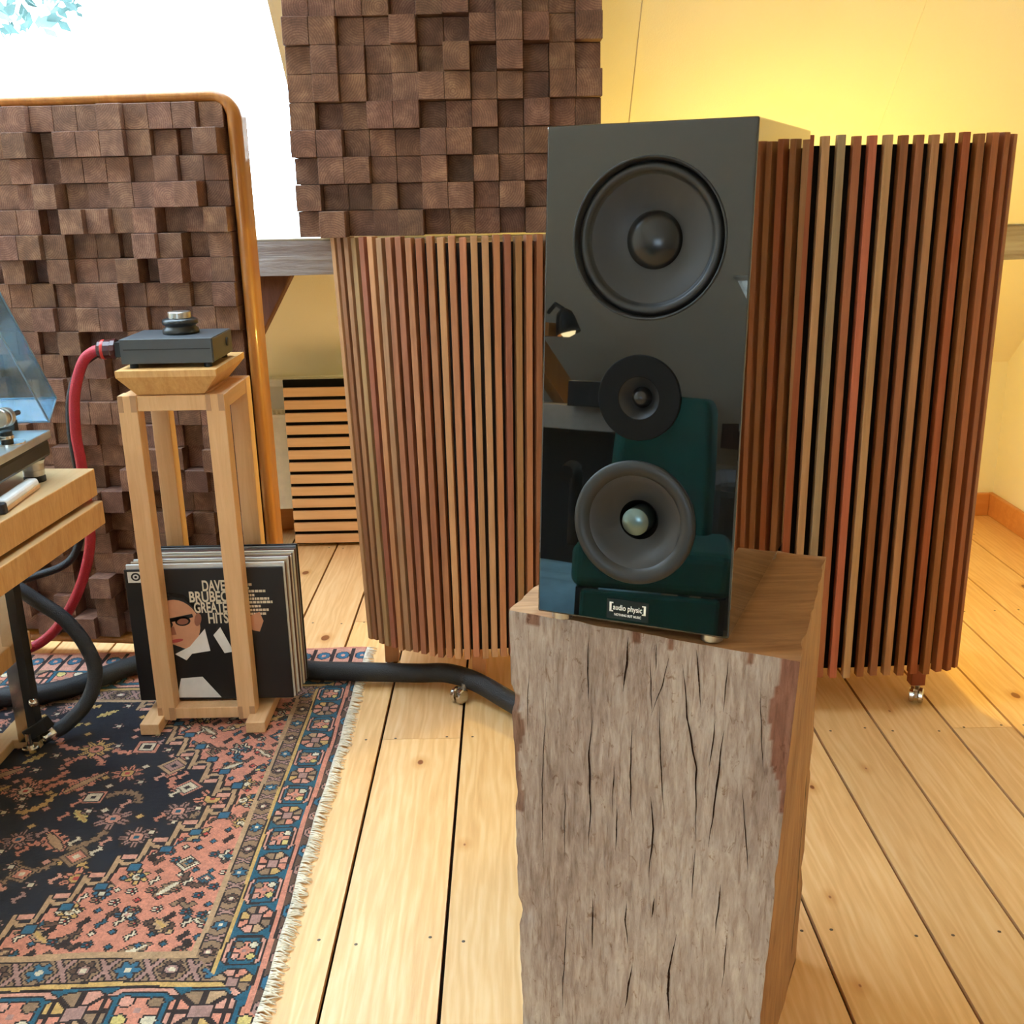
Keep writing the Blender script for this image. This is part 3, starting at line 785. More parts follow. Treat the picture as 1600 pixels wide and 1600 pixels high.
for sgn in (-1, 1):
    cx = -.1095+sgn*.0192; br = MB()
    br.box(fp(cx, .0180, .0014), (.0022, .0004, .0105), 0, (1, 1, 1), (su, sn*-1, sv))
    for dv in (-.0046, .0046): br.box(fp(cx-sgn*.0013, .0180+dv, .0014), (.0034, .0004, .0013), 0, (1, 1, 1), (su, sn*-1, sv))
    br.build('badge_bracket', M['white_print'], bd)
for (du, dd) in ((-.022, .02), (-SW+.022, .02), (-.022, SD-.03), (-SW+.022, SD-.03)):
    q = SB+su*du+sh*dd
    MB().cyl((q.x, q.y, tz+.0006), .0118, SB.z-tz+.001, 32, bev=.001).build('spike_foot', M['brushed'], root)

# ------------------------------------------------------------------ rug (woven knot by knot)
RX1, RX0, RY0, RY1 = -.352, -1.75, 1.0, 2.335
K = .003
nx, ny = int((RX1-RX0)/K), int((RY1-RY0)/K)
PAL = {'navy': (18, 26, 44), 'black': (26, 20, 22), 'teal': (22, 92, 116), 'salmon': (212, 134, 108), 'pink': (214, 150, 128), 'beige': (190, 152, 112),
       'tan': (150, 118, 88), 'gold': (206, 164, 92), 'cream': (220, 206, 176), 'brown': (98, 70, 56), 'dark': (44, 28, 28), 'mauve': (172, 130, 120),
       'red': (196, 70, 58), 'yellow': (214, 190, 110), 'blue': (40, 104, 136)}
names = list(PAL); IDX = {k: i for i, k in enumerate(names)}
cx_ = RX0+(np.arange(nx)+.5)*K; cy_ = RY0+(np.arange(ny)+.5)*K
GX, GY = np.meshgrid(cx_, cy_)                      # [y, x]
rng = np.random.RandomState(3)
wob = np.zeros_like(GX)
for (fx, fy, am, ph) in ((9, 13, .0016, .3), (21, 7, .0012, 1.1), (33, 29, .0008, 2.0)): wob += am*np.sin(GX*fx+GY*fy+ph)
UX = RX1-GX+wob                                     # distance from the fringed end
VY = GY+wob
img = np.full(GX.shape, IDX['navy'])
def paint(mask, colr): img[mask] = IDX[colr]
def dil(m, n=1):
    o = m.copy()
    for _ in range(n):
        q = o.copy(); q[1:] |= o[:-1]; q[:-1] |= o[1:]; q[:, 1:] |= o[:, :-1]; q[:, :-1] |= o[:, 1:]; o = q
    return o
def draw(mask, colr, outline='dark', n=1, lim=None):
    if lim is not None: mask = mask & lim
    if outline:
        e = dil(mask, n)
        if lim is not None: e &= lim
        paint(e, outline)
    paint(mask, colr)
def loc(x0, y0, rot=0, sx=1, sy=1):
    dx, dy = GX-x0, GY-y0; c_, s_ = math.cos(rot), math.sin(rot)
    return (dx*c_+dy*s_)/sx, (-dx*s_+dy*c_)/sy
YN, YFa = 1.215, 2.128                              # yellow lines along the long sides
GN, GF = 1.277, 2.072                               # field edges
fieldm = (UX > .122) & (VY > GN) & (VY < GF)
# field: stepped diamond
stp = np.floor((-.52-GX)/.036)*.036+.018
half = np.clip(stp*1.36, 0, None)
half = half+.010*np.sign(np.sin((GX)*2*PI/.036))
Yc = 1.675
dd = half-np.abs(VY-Yc)
inside = (dd > 0) & (GX < -.52)
paint(fieldm & ~inside, 'salmon')
edge = dil(inside, 3) & ~inside & fieldm
edge2 = dil(inside, 5) & ~dil(inside, 3) & fieldm
paint(edge2, 'dark'); paint(edge, 'beige'); paint(dil(~inside, 1) & inside & fieldm, 'dark')
def flower(x0, y0, r, cols, lim, n=8, rot=0.):
    a, b = loc(x0, y0, rot); rr = np.hypot(a, b); an = np.arctan2(b, a)
    pet = rr < r*(.72+.28*np.cos(an*n))
    draw(pet, cols[0], 'dark', 1, lim); 
    seg = (np.abs(np.sin(an*n/2)) < .22) & (rr > r*.35) & pet; 
    if lim is not None: seg &= lim
    paint(seg, 'dark' if r > .02 else cols[0])
    draw(rr < r*.36, cols[1], 'dark', 1, lim)
    if r > .018: draw(rr < r*.16, cols[2], None, 1, lim)
def leaf(x0, y0, L, wdt, rot, cols, lim):
    a, b = loc(x0, y0, rot, L, wdt)
    m = (np.abs(b) < (1-a*a)*(.8+.2*np.sign(np.sin(a*14)))) & (np.abs(a) < 1)
    draw(m, cols[0], 'dark', 1, lim); m2 = (np.abs(b) < .35*(1-a*a)) & (np.abs(a) < .8)
    draw(m2, cols[1], 'dark' if wdt > .015 else None, 1, lim)
def diam(x0, y0, r, cols, lim, rot=0.):
    a, b = loc(x0, y0, rot)
    m = np.abs(a)+np.abs(b) < r
    draw(m, cols[0], 'dark', 1, lim); draw(np.abs(a)+np.abs(b) < r*.62, cols[1], 'dark', 1, lim); draw(np.abs(a)+np.abs(b) < r*.26, cols[2], None, 1, lim)
def hook(x0, y0, s_, rot, colr, lim):
    a, b = loc(x0, y0, rot)
    m = ((np.abs(a) < s_) & (np.abs(b) < s_*.28)) | ((np.abs(a-s_*.8) < s_*.28) & (b > 0) & (b < s_)) | ((np.abs(a+s_*.8) < s_*.28) & (b < 0) & (b > -s_))
    draw(m, colr, 'dark', 1, lim)
def arc(x0, y0, r, t_, a0, span, colr, lim):
    a, b = loc(x0, y0, a0); rr = np.hypot(a, b); an = np.arctan2(b, a)
    teeth = t_*(1+.35*np.sign(np.sin(an*18)))
    m = (np.abs(rr-r) < teeth) & (np.abs(an) < span)
    draw(m, colr, 'dark', 1, lim)
# navy medallion motifs
lim = inside & fieldm & ~dil(~inside, 2)
P = []
def spread(lim, n, dmin, seed):
    rg = np.random.RandomState(seed); ys, xs = np.nonzero(lim); out = []
    for _ in range(9000):
        k = rg.randint(len(ys)); p_ = (GX[ys[k], xs[k]], GY[ys[k], xs[k]])
        if all(math.hypot(p_[0]-q[0], p_[1]-q[1]) > dmin for q in out):
            out.append(p_)
            if len(out) >= n: break
    return out
rg = random.Random(5)
for (x0, y0) in spread(lim, 60, .062, 1): arc(x0, y0, rg.uniform(.030, .055), .006, rg.uniform(0, 6.3), rg.uniform(.8, 1.7), rg.choice(['salmon', 'mauve', 'tan', 'gold', 'pink', 'salmon']), lim)
for i, (x0, y0) in enumerate(spread(lim, 110, .058, 2)):
    q = rg.random(); ro = rg.choice([.6, .75, 2.3, .9])
    if q < .32: flower(x0, y0, rg.uniform(.026, .038), rg.choice([('salmon', 'gold', 'red'), ('mauve', 'pink', 'teal'), ('gold', 'salmon', 'dark'), ('pink', 'cream', 'red')]), lim, rg.choice([6, 8]), ro)
    elif q < .66: leaf(x0, y0, rg.uniform(.034, .052), rg.uniform(.017, .026), ro, rg.choice([('salmon', 'beige'), ('mauve', 'pink'), ('cream', 'mauve'), ('tan', 'gold'), ('pink', 'salmon')]), lim)
    elif q < .84: diam(x0, y0, rg.uniform(.024, .034), rg.choice([('salmon', 'cream', 'dark'), ('tan', 'salmon', 'cream'), ('beige', 'mauve', 'navy')]), lim, rg.choice([0, .78, .4]))
    else: leaf(x0, y0, .026, .010, ro, ('yellow', 'gold'), lim)
for (x0, y0) in spread(lim & (img == IDX['navy']), 260, .025, 9):
    k = rg.choice(['h', 'd', 'd', 'f'])
    if k == 'h': hook(x0, y0, .010, .6, rg.choice(['pink', 'salmon', 'cream', 'mauve']), lim)
    elif k == 'd': diam(x0, y0, .010, rg.choice([('gold',)*3, ('pink',)*3, ('cream',)*3]), lim)
    else: flower(x0, y0, .012, ('mauve', 'cream', 'red'), lim, 5)
# salmon ground motifs
lim = fieldm & ~dil(inside, 6)
for (x0, y0) in spread(lim, 22, .085, 4): arc(x0, y0, rg.uniform(.02, .036), .0035, rg.uniform(0, 6.3), rg.uniform(.6, 1.3), rg.choice(['tan', 'beige', 'brown', 'teal']), lim)
for (x0, y0) in spread(lim, 70, .052, 6):
    q = rg.random(); ro = rg.choice([.6, .9, 2.4])
    if q < .35: flower(x0, y0, rg.uniform(.014, .022), rg.choice([('blue', 'cream', 'pink'), ('cream', 'teal', 'red'), ('tan', 'cream', 'teal'), ('gold', 'cream', 'tan')]), lim, rg.choice([5, 6, 8]), ro)
    elif q < .6: leaf(x0, y0, rg.uniform(.02, .032), rg.uniform(.008, .013), ro, rg.choice([('teal', 'yellow'), ('tan', 'cream'), ('beige', 'gold'), ('brown', 'beige')]), lim)
    elif q < .8: diam(x0, y0, rg.uniform(.013, .02), rg.choice([('cream', 'tan', 'teal'), ('teal', 'pink', 'cream'), ('beige', 'salmon', 'dark')]), lim)
    else: hook(x0, y0, .013, ro, rg.choice(['dark', 'teal', 'tan']), lim)
for (x0, y0) in spread(lim, 170, .024, 8):
    q = rg.random()
    if q < .4: diam(x0, y0, .006, rg.choice([('teal',)*3, ('cream',)*3, ('red',)*3, ('blue',)*3, ('brown',)*3]), lim)
    elif q < .7: hook(x0, y0, .007, .6, rg.choice(['dark', 'teal', 'brown', 'cream']), lim)
    else: flower(x0, y0, .008, (rg.choice(['cream', 'teal', 'tan']), 'red', 'red'), lim, 5)
# hooks along the zigzag
for k in range(26):
    xx = -.53-k*.036
    for sg in (-1, 1):
        hh = (np.floor((-.52-xx)/.036)*.036+.018)*1.36
        yy = Yc+sg*hh
        if GN+.02 < yy < GF-.02:
            a, b = loc(xx-.006, yy-sg*.006); draw((np.abs(a) < .012) & (np.abs(b) < .006), 'pink', 'dark', 1, fieldm)
            a, b = loc(xx+.012, yy+sg*.024); draw((np.abs(a) < .009) & (np.abs(b) < .008), 'blue', 'dark', 1, fieldm)
# borders: t = distance outward from the field edge, s = run along the border
def border(maskf, tcoord, scoord, guard, main_t0, main_t1, per, s0):
    m = maskf
    return m
ringR = UX; 
dN = GN-VY; dF = VY-GF; dR = .122-UX
out = np.maximum(np.maximum(dN*.122/.13, dF*.122/.13), dR)     # >0 outside the field
bm_ = out > 0
sideR = bm_ & (dR >= np.maximum(dN, dF)*.122/.13)
sideN = bm_ & ~sideR & (VY < Yc); sideF = bm_ & ~sideR & (VY >= Yc)
S = np.where(sideR, VY-YN, GX-(RX1-.079)); 
def zone(t0, t1): return bm_ & (out >= t0) & (out < t1)
# scaled distances on the long sides (their borders are wider)
out = np.where(sideR, dR, np.where(sideN, dN*.135*.29/.062+0*dN, dF*.036/.055)); 
out = np.where(sideN, np.where(dN < .062, dN*.038/.062, .038+(dN-.062)*.62), out)
out = np.where(sideF, np.where(dF < .056, dF*.038/.056, .038+(dF-.056)*.5), out)
paint(bm_, 'dark')
paint(zone(0, .008), 'beige'); paint(zone(.008, .0095), 'dark'); paint(zone(.0095, .036), 'tan'); paint(zone(.036, .038), 'dark'); paint(zone(.038, .043), 'gold'); paint(zone(.043, .0445), 'dark')
paint(zone(.0445, .100), 'teal'); paint(zone(.100, .1015), 'dark'); paint(zone(.1015, .109), 'salmon'); paint(zone(.109, .1105), 'dark'); paint(zone(.1105, .3), 'brown')
# inner guard scroll
gz = zone(.0095, .036)
def scroll(side_, sc_, t_mid, per, ht):
    ph = S/per; k = np.floor(ph+.5); lx = (ph-k)*per*sc_; ly = (out-t_mid)
    rr = np.hypot(lx, ly*1.0); an = np.arctan2(ly, lx)
    flw = rr < ht*(.78+.22*np.cos(an*6)); even = (k.astype(int) % 2 == 0)
    m = side_ & gz
    draw(m & flw & even, 'blue', 'dark', 1, m); draw(m & flw & ~even, 'brown', 'dark', 1, m)
    draw(m & (rr < ht*.45) & ~even, 'mauve', 'dark', 1, m)
    draw(m & (rr < ht*.28), 'cream', None, 1, m)
    mid = np.abs(np.abs((ph-k))-.5)*per*sc_
    draw(m & (np.abs(mid-np.abs(ly)*.55) < .0022), 'mauve', 'dark', 1, m)
scroll(sideR, 1., .0228, .062, .0115); scroll(sideN | sideF, .62, .0228, .062, .0115)
# main border: rosettes and framed crosses in turn
mz = zone(.0445, .100)
def mainb(side_, sc_, per):
    ph = S/per; k = np.floor(ph+.5); lx = (ph-k)*per*sc_; ly = out-.0722; m = side_ & mz
    an = np.arctan2(ly/.024, lx/.026); rr = np.hypot(ly/.024, lx/.026)
    ros = (np.maximum(np.abs(lx)/.027, np.abs(ly)/.0235) < 1) & (np.abs(lx)/.027+np.abs(ly)/.0235 < 1.5)
    draw(m & ros, 'pink', 'dark', 1, m)
    kk = (np.floor((an+PI)/(PI/4)).astype(int)+k.astype(int)*3) % 8
    for q, cn in enumerate(['salmon', 'tan', 'beige', 'pink', 'salmon', 'gold', 'tan', 'pink']): paint(m & ros & (kk == q), cn)
    paint(m & ros & (np.abs(((an+PI) % (PI/4))-PI/8) > PI/8-.10/np.maximum(rr, .2)), 'dark')
    draw(m & (np.maximum(np.abs(lx)/.009, np.abs(ly)/.007) < 1), 'mauve', 'dark', 1, m)
    ph2 = S/per+.5; k2 = np.floor(ph2+.5); lx = (ph2-k2)*per*sc_
    frm = (np.maximum(np.abs(lx)/.0325, np.abs(ly)/.0262) < 1) & (np.abs(lx)/.0325+np.abs(ly)/.0262 < 1.66)
    inn = (np.maximum(np.abs(lx)/.0285, np.abs(ly)/.0225) < 1) & (np.abs(lx)/.0285+np.abs(ly)/.0225 < 1.62)
    side2 = m & frm & ~inn & (np.abs(ly) > .019)
    paint(m & frm & ~inn, 'dark'); draw(side2, 'pink', 'dark', 1, m)
    cr = ((np.abs(lx) < .006) & (np.abs(ly) < .015)) | ((np.abs(ly) < .005) & (np.abs(lx) < .018))
    draw(m & cr, 'salmon', 'dark', 1, m)
    for sx_, sy_, cn in ((1, 1, 'cream'), (1, -1, 'tan'), (-1, 1, 'yellow'), (-1, -1, 'pink')):
        draw(m & (np.hypot((lx-sx_*.0125)/1.1, ly-sy_*.0105) < .0055), cn, 'dark', 1, m)
    draw(m & (np.maximum(np.abs(lx), np.abs(ly)) < .003), 'mauve', None, 1, m)
mainb(sideR, 1., .1345); mainb(sideN | sideF, .62, .1345*1.25)
oz = zone(.1105, .3); ph = S/.05; k = np.floor(ph+.5); lx = (ph-k)*.05; tt = (out-.1105) % .03-.012
ev = (k.astype(int) % 3 == 0)
draw(oz & (np.hypot(lx, tt*1.3) < .013) & ~ev, 'mauve', 'dark', 1, oz); draw(oz & (np.hypot(lx, tt*1.3) < .015) & ev, 'blue', 'dark', 1, oz)
draw(oz & (np.hypot(lx, tt*1.3) < .005), 'pink', 'dark', 1, oz)
# far outermost band: pink ground with blue flowers
fz = sideF & (dF > .165); paint(fz, 'pink'); ph = GX/.045; k = np.floor(ph+.5); lx = (ph-k)*.045; ly = dF-.215
draw(fz & (np.hypot(lx, ly*.8) < .014), 'blue', 'dark', 1, fz); draw(fz & (np.hypot(lx, ly*.8) < .005), 'pink', None, 1, fz)
paint(fz & (np.abs(np.abs(lx)-.020) < .002), 'dark'); paint(fz & (dF > .253), 'salmon')
base_cols = np.array([lin(PAL[k]) for k in names])
rc_ = base_cols[img]*(1+rng.uniform(-.13, .13, img.shape)[..., None])
fade = .7*rc_+.38*(rc_.mean(axis=2, keepdims=True)*.9+.02)      # old dyes are muted
rc_ = np.clip(.8*rc_+.2*fade, 0, 1)
gx = RX0+np.arange(nx+1)*K; gy = RY0+np.arange(ny+1)*K
VX, VYg = np.meshgrid(gx, gy)
edge_w = .0018*np.sin(VYg*11)+.0010*np.sin(VYg*37+1)
VXw = VX+np.where(VX > RX1-.03, edge_w*(VX-(RX1-.03))/.03, 0)
VZ = .0075+.0009*np.sin(VX*17+VYg*9)+.0006*np.sin(VX*41-VYg*33)+rng.uniform(-.0003, .0003, VX.shape)
VZ[:, -1] = .001; VZ[:, 0] = .001; VZ[0] = .001; VZ[-1] = .001
co = np.stack([VXw, VYg, VZ], -1).reshape(-1, 3)
ii = (np.arange(ny)[:, None]*(nx+1)+np.arange(nx)[None, :]).reshape(-1)
quad = np.stack([ii, ii+1, ii+nx+2, ii+nx+1], -1)
rug = thing('persian_rug', ((RX0+RX1)/2, (RY0+RY1)/2, 0), 'worn oriental rug, navy and salmon with teal rosette border and white fringe', 'rug')
co = co-np.array(ORG[rug.name])
me = bpy.data.meshes.new('pile')
me.vertices.add(len(co)); me.vertices.foreach_set('co', co.ravel())
me.loops.add(quad.size); me.loops.foreach_set('vertex_index', quad.ravel().astype(np.int32))
me.polygons.add(len(quad)); me.polygons.foreach_set('loop_start', (np.arange(len(quad))*4).astype(np.int32))
try: me.polygons.foreach_set('loop_total', np.full(len(quad), 4, np.int32))
except Exception: pass
me.update(calc_edges=True)
at = me.color_attributes.new('Col', 'FLOAT_COLOR', 'CORNER')
cc = np.concatenate([rc_.reshape(-1, 3), np.ones((nx*ny, 1))], 1)
at.data.foreach_set('color', np.repeat(cc, 4, axis=0).astype(np.float32).ravel())
me.materials.append(M['rug'])
o = bpy.data.objects.new('pile', me); COL.objects.link(o); o.parent = rug
fg = MB(); rf = random.Random(4)
yy = RY0
while yy < RY1:
    ln = rf.uniform(.014, .026); x0 = RX1-.003+.0018*math.sin(yy*11)+.0010*math.sin(yy*37+1); a_ = rf.uniform(-.5, .5)
    pts_ = [(x0, yy, .006)]
    for k in range(1, 4):
        pts_.append((x0+ln*k/3, yy+a_*ln*k/3+rf.uniform(-.0015, .0015), .006*(1-k/3)+.0018))
    fg.tube(pts_, [.0012, .0014, .0013, .0007], 5)
    yy += rf.uniform(.0020, .0034)
fr_o = fg.build('fringe', M['fringe'], rug); fr_o['kind'] = 'stuff'

# ------------------------------------------------------------------ beech record stand with its top plate
st = thing('record_stand', (-.635, 2.05, .008), 'slim beech stand on four posts, holding a row of records', 'stand')
xL, xR, yF, yB, lw = -.733, -.533, 1.955, 2.165, .036
zt_ = .694
for (xx, yy) in ((xL, yF), (xR-lw, yF), (xL, yB-lw), (xR-lw, yB-lw)):
    MB().mm((xx, yy, .022), (xx+lw, yy+lw, zt_)).build('leg', M['beech'], st, .0015)
def rail(lo, hi, mt): MB().mm(lo, hi).build('rail', mt, st, .0015)
rail((xL+lw, yF+.002, zt_-.03), (xR-lw, yF+lw-.002, zt_-.001), M['beech']); rail((xL+lw, yB-lw+.002, zt_-.03), (xR-lw, yB-.002, zt_-.001), M['beech'])
rail((xL+.002, yF+lw, zt_-.03), (xL+lw-.002, yB-lw, zt_-.001), M['beech_y']); rail((xR-lw+.002, yF+lw, zt_-.03), (xR-.002, yB-lw, zt_-.001), M['beech_y'])
rail((xL+lw, yF+.002, .024), (xR-lw, yF+lw-.002, .048), M['beech']); rail((xL+lw, yB-lw+.002, .024), (xR-lw, yB-.002, .048), M['beech'])
for x0 in (xL-.026, xR-.013):
    MB().mm((x0, 1.918, .009), (x0+.039, 2.205, .033)).build('runner_foot', M['beech_y'], st, .002)
for xx in (xL, xR-lw):
    for (z0, z1) in ((zt_-.031, zt_), (.022, .050)):
        jt = MB(); jt.mm((xx+.001, yF-.0006, z0), (xx+.010, yF+.001, z1)); jt.mm((xx+lw-.012, yF-.0006, z0), (xx+lw-.001, yF+.001, z1))
        jt.build('finger_joint', M['beech_end'], st)
# bevelled top plate (lies on the stand frame)
px0, px1, py0, py1, pz0, pz1 = -.727, -.541, 1.945, 2.165, .6945, .742
b = .030; pl = MB(); zm = pz1-.012
pl.hexa([(px0+b, py0+b*.6, pz0), (px1-b, py0+b*.6, pz0), (px1-b, py1-b, pz0), (px0+b, py1-b, pz0), (px0, py0, zm), (px1, py0, zm), (px1, py1, zm), (px0, py1, zm)])
pl.hexa([(px0, py0, zm), (px1, py0, zm), (px1, py1, zm), (px0, py1, zm), (px0, py0, pz1), (px1, py0, pz1), (px1, py1, pz1), (px0, py1, pz1)])
tag(pl.build('wood_plate', M['bamboo']), 'thick beech plate with sloping edges lying on the record stand', 'plate')
# power supply and puck
ps = thing('power_supply_box', (-.638, 2.04, pz1), 'flat black metal power box lying on the sloping-edged beech plate', 'electronics box')
bx0, bx1, by0, by1, bz0, bz1 = -.722, -.551, 1.972, 2.115, .7505, .7965
MB().mm((bx0, by0, bz0), (bx1, by1, bz1)).build('case', M['ps_black'], ps, .0012)
MB().mm((bx1-.0005, by0+.002, bz0+.002), (bx1+.0015, by1-.002, bz1-.002)).build('end_panel', M['ps_grey'], ps)
MB().mm((bx0+.006, by0-.0006, .7765), (bx1-.003, by0+.001, .7782)).build('seam', M['matt_black'], ps)
MB().lathe([(0, .003), (.008, .003), (.0085, .002), (.0085, 0)][::-1], (bx1+.001, 2.075, .776), V((0, 1, 0)), V((0, 0, 1)), V((1, 0, 0)), 24).build('round_button', M['matt_black'], ps)
for xx in (bx0+.018, bx1-.014):
    for yy in (by0+.014, by1-.016): MB().cyl((xx, yy, pz1), .0075, .009, 20).build('foot', M['rubber'], ps)
pk = thing('record_clamp', (-.630, 2.055, bz1), 'black round record clamp with silver cap on the power box', 'record clamp')
Xa, Ya, Za = V((1, 0, 0)), V((0, -1, 0)), V((0, 0, 1))
MB().lathe([(0, 0), (.0335, 0), (.0345, .003), (.0335, .009), (.029, .0125), (.0285, .0155), (.033, .018), (.034, .022), (.0325, .0265), (.026, .029), (0, .029)], (-.630, 2.055, bz1), Xa, Ya, Za, 48, 0, smooth=True).build('clamp_body', M['tt_black'], pk)
MB().lathe([(0, .029), (.021, .029), (.0215, .030), (.0215, .040), (.0205, .041), (0, .041)], (-.630, 2.055, bz1), Xa, Ya, Za, 40, smooth=False).build('silver_cap', M['brushed'], pk)

# ------------------------------------------------------------------ records in the stand
def record(y, x0, x1, z0, z1, th, mats, label, group=None, tilt=0):
    rt = thing('record', ((x0+x1)/2, y, z0), label, 'record', group)
    s_ = MB(); s_.mm((x0, y, z0), (x1, y+th, z1)); 
    s_.build('sleeve', mats, rt, .0006, segs=1)
    return rt
z0_ = .0485
front = record(1.9925, -.778, -.461, .028+.021, .337, .0035, M['sleeve_black'], 'black-covered record with a man in glasses, frontmost in the stand')
rows = [(1.9990, -.7755, -.4585, .345, 'sleeve_white', 'white-edged record standing right behind the black front record', None),
        (2.0065, -.7735, -.4575, .341, 'sleeve_brown', None, 1), (2.0125, -.7700, -.4570, .346, 'sleeve_tan', None, 1), (2.0185, -.7660, -.4540, .349, 'sleeve_white', None, 1),
        (2.0250, -.7640, -.4555, .345, 'paper', None, 1), (2.0315, -.7625, -.4530, .347, 'sleeve_brown', None, 1), (2.0380, -.7600, -.4520, .344, 'paper', None, 1),
        (2.0445, -.7600, -.4535, .347, 'sleeve_tan', None, 1), (2.0510, -.7580, -.4520, .346, 'sleeve_grey', None, 1), (2.0575, -.7570, -.4500, .349, 'paper', None, 1),
        (2.0640, -.7550, -.4510, .346, 'sleeve_tan', None, 1), (2.0705, -.7540, -.4495, .348, 'sleeve_brown', None, 1),
        (2.0770, -.7500, -.4490, .352, 'sleeve_grey', None, 1), (2.0840, -.7480, -.4470, .354, 'sleeve_black', 'dark grey record standing at the very back of the stand', None)]
for (y, x0, x1, z1, mt, lb, gp) in rows:
    record(y, x0, x1, z0_+.0005, z1, .0042, M[mt], lb or 'thin record between the white-edged and rearmost ones in the stand', 'records packed in the beech stand' if gp else None)
# printed front cover
yc = 1.9925; X0, X1, Z0, Z1 = -.778, -.461, .049, .337
def cp(u, v, d=.0005): return V((X0+(X1-X0)*u, yc-d, Z0+(Z1-Z0)*v))     # u right, v up
def blob(mb, pts, m, d): 
    mb.prism([cp(u, v, d) for u, v in pts][::-1], (0, .0003, 0), m)
def ell(cu, cv, ru, rv, n=24, rot=0): return [(cu+ru*math.cos(2*PI*k/n)*math.cos(rot)-rv*math.sin(2*PI*k/n)*math.sin(rot), cv+ru*math.cos(2*PI*k/n)*math.sin(rot)+rv*math.sin(2*PI*k/n)*math.cos(rot)) for k in range(n)]
pm = [M['skin'], M['suit'], M['white_print'], M['skin_dark'], M['lips'], M['sleeve_white'], M['cone_gloss']]
ph_ = MB()
blob(ph_, ell(.305, .60, .135, .175, 28, .25), 0, .0006)                    # face
blob(ph_, [(.19, .70), (.26, .80), (.36, .78), (.42, .70), (.45, .66), (.44, .72), (.36, .81), (.25, .83), (.17, .76)], 6, .0009)  # hair
blob(ph_, ell(.432, .62, .022, .05, 16, -.2), 3, .0009)                     # ear
blob(ph_, [(.20, .46), (.42, .58), (.44, .40), (.33, .40)], 0, .0007)        # jaw and neck
blob(ph_, [(.16, .615), (.40, .665), (.405, .64), (.33, .62), (.165, .585)], 1, .0012)   # spectacle frame
blob(ph_, ell(.22, .585, .05, .035, 18, .15), 1, .0012); blob(ph_, ell(.335, .61, .05, .035, 18, .15), 1, .0012)
blob(ph_, ell(.22, .583, .037, .023, 18, .15), 3, .0014); blob(ph_, ell(.335, .608, .037, .023, 18, .15), 3, .0014)
blob(ph_, [(.255, .57), (.275, .57), (.285, .51), (.25, .505)], 3, .0010)    # nose
blob(ph_, ell(.28, .462, .045, .013, 16, .2), 4, .0010)
blob(ph_, [(.26, .36), (.36, .415), (.47, .55), (.49, .38), (.37, .36), (.33, .31)], 2, .0010)    # collar
blob(ph_, [(.52, .50), (.57, .56), (.64, .37), (.58, .36)], 2, .0010)
blob(ph_, [(.20, .02), (.24, .36), (.34, .34), (.37, .36), (.47, .36), (.58, .53), (.70, .42), (.74, .02)], 1, .0008)   # suit
blob(ph_, [(.24, .02), (.28, .17), (.42, .18), (.53, .015)], 5, .0012)       # sheet of paper
blob(ph_, [(.74, .56), (.77, .64), (.83, .67), (.85, .60), (.82, .52), (.78, .53)], 0, .0008)   # hand
ph_.build('cover_portrait', pm, front)
Ux, Wz, Nm = V((1, 0, 0)), V((0, 0, 1)), V((0, -1, 0))
for txt, (cu, cv), wdt in (('DAVE', (.554, .868), .144), ("BRUBECK'S", (.560, .787), .335), ('GREATEST', (.552, .706), .272), ('HITS', (.562, .625), .128)):
    text_mesh('cover_lettering', txt, .0315, cp(cu, cv, .0009), Ux, Wz, Nm, M['cream_print'], front, fat=.0008, width=wdt*(X1-X0), depth=.0001)
ty = MB(); rt_ = random.Random(2)
for i, (v_, w_) in enumerate([(.875, .05), (.848, .02), (.825, .12), (.795, .06), (.768, .145), (.742, .16), (.712, .09), (.684, .13), (.655, .10), (.63, .07)]):
    u_0 = .70; q = u_0
    while q < u_0+w_+.05:
        l_ = rt_.uniform(.008, .022); ty.prism([cp(q, v_-.009), cp(q+l_, v_-.009), cp(q+l_, v_+.009), cp(q, v_+.009)], (0, .0002, 0)); q += l_+.004
ty.build('track_list', M['cream_print'], front)
lb = MB(); blob(lb, [(.02, .905), (.125, .905), (.125, .985), (.02, .985)], 0, .0006)
blob(lb, ell(.072, .948, .030, .030, 20), 1, .0009); blob(lb, ell(.072, .948, .019, .019, 20), 0, .0011); blob(lb, ell(.072, .948, .009, .009, 14), 1, .0013)
lb.build('corner_label', [M['white_print'], M['suit']], front)

# ------------------------------------------------------------------ turntable rack
rk = thing('turntable_rack', (-1.05, 1.7, 0), 'bamboo and chrome rack with thick doubled shelves under the turntable', 'rack')
def skewshelf(nm, z0, z1, P1, P0, depth, mt, extra=0):
    """P1 rear right, P0 front right corner; extends to -X by depth"""
    P1, P0 = V((*P1, 0)), V((*P0, 0)); d = (P1-P0).normalized(); P0 = P0-d*.35; lft = V((-d.y, d.x, 0))
    ring_ = [P0+lft*depth, P0, P1, P1+lft*depth]
    mb = MB(); mb.hexa([q+V((0, 0, z0)) for q in ring_]+[q+V((0, 0, z1)) for q in ring_])
    mb.m[-5] = 1
    return mb.build(nm, [M['bamboo'], M['bamboo_top']], rk, .002)
skewshelf('shelf', .5055, .5580, (-.791, 1.951), (-.8145, 1.609), .46, 0)
skewshelf('shelf', .4520, .4975, (-.779, 1.940), (-.8030, 1.590), .47, 0)
for (xx, yy) in ((-.83, 1.90), (-.86, 1.4), (-1.2, 1.88)): MB().cyl((xx, yy, .4975), .02, .008, 20).build('spacer', M['rubber'], rk)
skewshelf('shelf', .1950, .2340, (-.9585, 1.940), (-.975, 1.60), .30, 0)
